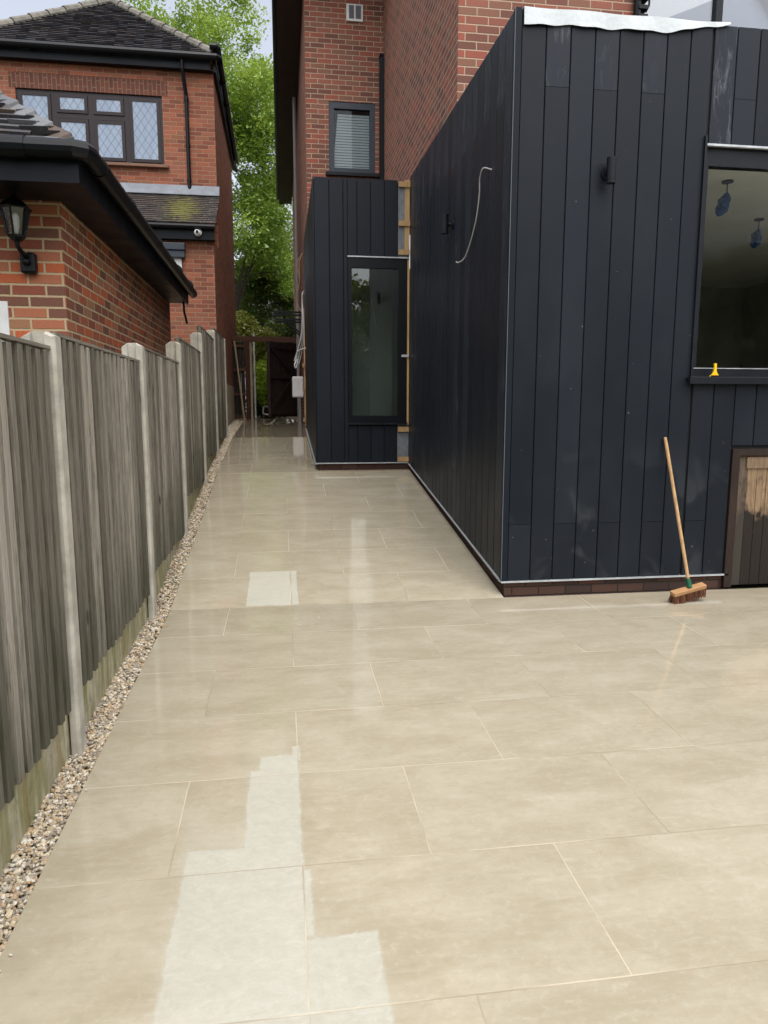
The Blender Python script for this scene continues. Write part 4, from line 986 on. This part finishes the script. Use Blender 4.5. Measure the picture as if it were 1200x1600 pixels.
# ------------------------------------------------------------------ trees and shrubs
def leaf_mesh(name, centers, radii, per, size, mat, parent, flat=.5, droop=0):
    n = len(centers); tot = n*per
    c = np.repeat(centers, per, 0); r = np.repeat(radii, per)[:, None]
    d = rng.normal(0, 1, (tot, 3)); d /= np.linalg.norm(d, axis=1)[:, None]; rad = rng.uniform(0, 1, (tot, 1))**.45
    p = c+d*rad*r*np.array([1, 1, .75])
    if droop: p[:, 2] -= droop*rng.uniform(0, 1, tot)**2*np.repeat(radii, per)
    nz = rng.normal(0, 1, (tot, 3)); nz[:, 2] = np.abs(nz[:, 2])+flat; nz /= np.linalg.norm(nz, axis=1)[:, None]
    t = np.cross(nz, rng.normal(0, 1, (tot, 3))); t /= np.linalg.norm(t, axis=1)[:, None]; b = np.cross(nz, t)
    s = size*rng.uniform(.6, 1.3, (tot, 1))
    v = np.empty((tot, 4, 3)); v[:, 0] = p-t*s; v[:, 1] = p+b*s*.45-nz*s*.12; v[:, 2] = p+t*s; v[:, 3] = p-b*s*.45-nz*s*.12
    me = bpy.data.meshes.new(name); me.vertices.add(tot*4); me.vertices.foreach_set('co', v.reshape(-1))
    me.loops.add(tot*4); me.loops.foreach_set('vertex_index', np.arange(tot*4, dtype=np.int32))
    me.polygons.add(tot); me.polygons.foreach_set('loop_start', np.arange(0, tot*4, 4, dtype=np.int32)); me.polygons.foreach_set('loop_total', np.full(tot, 4, dtype=np.int32))
    a = me.attributes.new('tint', 'FLOAT', 'FACE')
    ct = np.repeat(rng.uniform(.05, .75, n), per)+rng.uniform(-.06, .2, tot); a.data.foreach_set('value', np.clip(ct, 0, 1).astype(np.float32))
    me.materials.append(mat); me.update(calc_edges=True); me.validate()
    o = bpy.data.objects.new(name, me); C.objects.link(o)
    if parent: o.parent = parent; o.matrix_parent_inverse = Matrix.Translation(parent.location).inverted()
    return o

def tree(name, base, crown_c, crown_r, n_cl, per, size, mat, label, cat='tree', cl_r=(.45, .9), tr=.2, limbs=9, group=None, low=-.55, droop=0):
    base = Vector(base); cc = np.array(crown_c, float); cr = np.array(crown_r, float)
    root = thing(name, base, label, cat, group)
    d = rng.normal(0, 1, (n_cl, 3)); d /= np.linalg.norm(d, axis=1)[:, None]
    d[:, 2] = np.where(d[:, 2] < low, -d[:, 2]*.5, d[:, 2])
    rad = rng.uniform(.25, 1, (n_cl, 1))**.5
    lump = 1+.16*np.sin(d[:, :1]*5+1)*np.cos(d[:, 1:2]*4)+.10*np.sin(d[:, 2:3]*9)
    cen = cc+d*rad*cr*lump
    leaf_mesh('crown', cen, rng.uniform(cl_r[0], cl_r[1], n_cl), per, size, mat, root, droop=droop)
    mb = MB(); top = Vector(cc)+Vector((0, 0, cr[2]*.55)); wob = cr[0]*.06
    tp = [base+Vector((0,0,-.1))]+[base.lerp(top, k/6)+Vector((random.uniform(-wob,wob), random.uniform(-wob,wob), 0)) for k in range(1, 7)]
    mb.tube(tp, [tr*(1.25 if k == 0 else 1-.14*k) for k in range(7)], 9)
    order = rng.choice(n_cl, min(n_cl, limbs*3), replace=False)
    for q in order:
        e = Vector(cen[q]); k = random.randint(1, 5); s = tp[k]; mid = s.lerp(e, .5)+Vector((random.uniform(-wob,wob), 0, wob*1.5))
        r0 = tr*.26*(1-.1*k); mb.tube(spline([s, mid, e], 3), [r0*(1-.14*m) for m in range(7)], 5)
    mb.build('trunk', BARK, root, smooth=True)
    return root

tree('ash_tree', (-1.9, 31, gz(31)), (-3.6, 30.5, 11.0), (5.3, 4.2, 7.3), 560, 270, .078, LEAF_TREE, 'big fresh green tree filling the gap between the two houses', cl_r=(.4, 1.0), tr=.24, limbs=10, droop=.6)
tree('dark_tree', (-.2, 36, gz(36)), (.3, 36, 6.6), (2.8, 2.0, 3.6), 190, 200, .09, LEAF_DARK, 'darker tree low behind the big one, near the far house wall', tr=.16)
def shrub(name, x, y, z, r, n, per, size, mat, label, group=None, kr=(.16, .34)):
    return tree(name, (x, y, gz(y)), (x, y, z), r, n, per, size, mat, label, 'shrub', kr, .035, 7, group, low=-1.1)
shrub('yellow_shrub', -.9, 19.6, 3.35, (.75, .7, .85), 90, 110, .045, LEAF_YEL, 'tall yellow green shrub showing above the gate beam')
shrub('laurel_shrub', .1, 20.6, 3.2, (.75, .7, .95), 90, 100, .05, LEAF_DARK, 'dark leafed shrub above the gate, nearest the brick wall')
shrub('lime_shrub', -.40, 18.75, 2.30, (.36, .35, .55), 70, 110, .038, LEAF_LIME, 'bright lime green bush seen through the open gate')
shrub('ivy_mound', -.40, 19.3, 1.70, (.5, .4, .45), 50, 90, .045, LEAF_DARK, 'low dark green mound of leaves behind the gate opening')
mb = MB(); mb.tube(spline([(-.45,18.6,gz(18.6)+.28),(-.38,18.6,gz(18)+.30),(-.25,18.5,gz(18)+.24),(-.15,18.3,gz(18)+.12),(-.12,18.2,gz(18)+.02)]), .025, 8); mb.tube(spline([(-.45,18.6,gz(18)+.28),(-.46,18.6,gz(18)+.12),(-.40,18.5,gz(18)+.10),(-.2,18.3,gz(18)+.06)]), .02, 8)
tag(mb.build('garden_hose', plain('pale hose', lin(196,198,190), .5), smooth=True), 'pale curved hose lying on the ground beyond the gate', 'hose')
# a far house glimpsed between trunk and leaves
fh = thing('far_house', (-2, 48, 1.4), 'pale grey house glimpsed through the leaves beyond the gate', 'house')
mb = MB(); mb.box(-7, 2.5, 46, 54, 1, 6.2); mb.build('wall', plain('pale far render', lin(170,166,160), .9, nscale=2), fh)
mb = MB(); mb.hexa([(-7.3,45.6,6.1),(2.8,45.6,6.1),(2.8,54.4,6.1),(-7.3,54.4,6.1)], [(-7.3,49.9,9.2),(2.8,49.9,9.2),(2.8,50.1,9.2),(-7.3,50.1,9.2)]); mb.build('roof', ROOF_T, fh)
for a in (-5.5, -3.2, -1.2, .8):
    mb = MB(); mb.box(a, a+.9, 45.95, 45.998, 3.9, 5.1); mb.build('window', PLASTIC_BLK, fh)
# garden behind the camera: it shows as reflections in the glass and the wet paving; the last three trees are added to block low sky light
gl_ = [((-4.5, -16), 'broad green garden tree behind the camera, in line with the fence'), ((3.4, -15), 'garden tree behind the camera that mirrors in the tall window'),
       ((10, -15), 'round garden tree behind the camera, to the right of the terrace'), ((-12, -14), 'unseen added tree behind the camera, beyond the fence, blocking low sky'),
       ((-.6, -19), 'unseen added tree set back behind the camera, blocking low sky'), ((17, -13), 'unseen added tree behind the camera, farthest to the right, blocking low sky')]
proto = None
for (x, y), l in gl_:
    if proto is None:
        proto = root = tree('garden_tree', (x, y, gz(y)), (x, y, gz(y)+4.3), (3.4, 2.8, 3.7), 140, 150, .15, LEAF_DARK, l, tr=.16, cl_r=(.5, .9), low=-1.1, group='trees at the end of the garden')
    else:
        root = proto.copy(); C.objects.link(root); root.location = (x, y, gz(y)); root['label'] = l; root.rotation_euler = (0, 0, x*.7)
        for ch in list(proto.children):
            c_ = ch.copy(); C.objects.link(c_); c_.parent = root; c_.matrix_parent_inverse = ch.matrix_parent_inverse.copy()
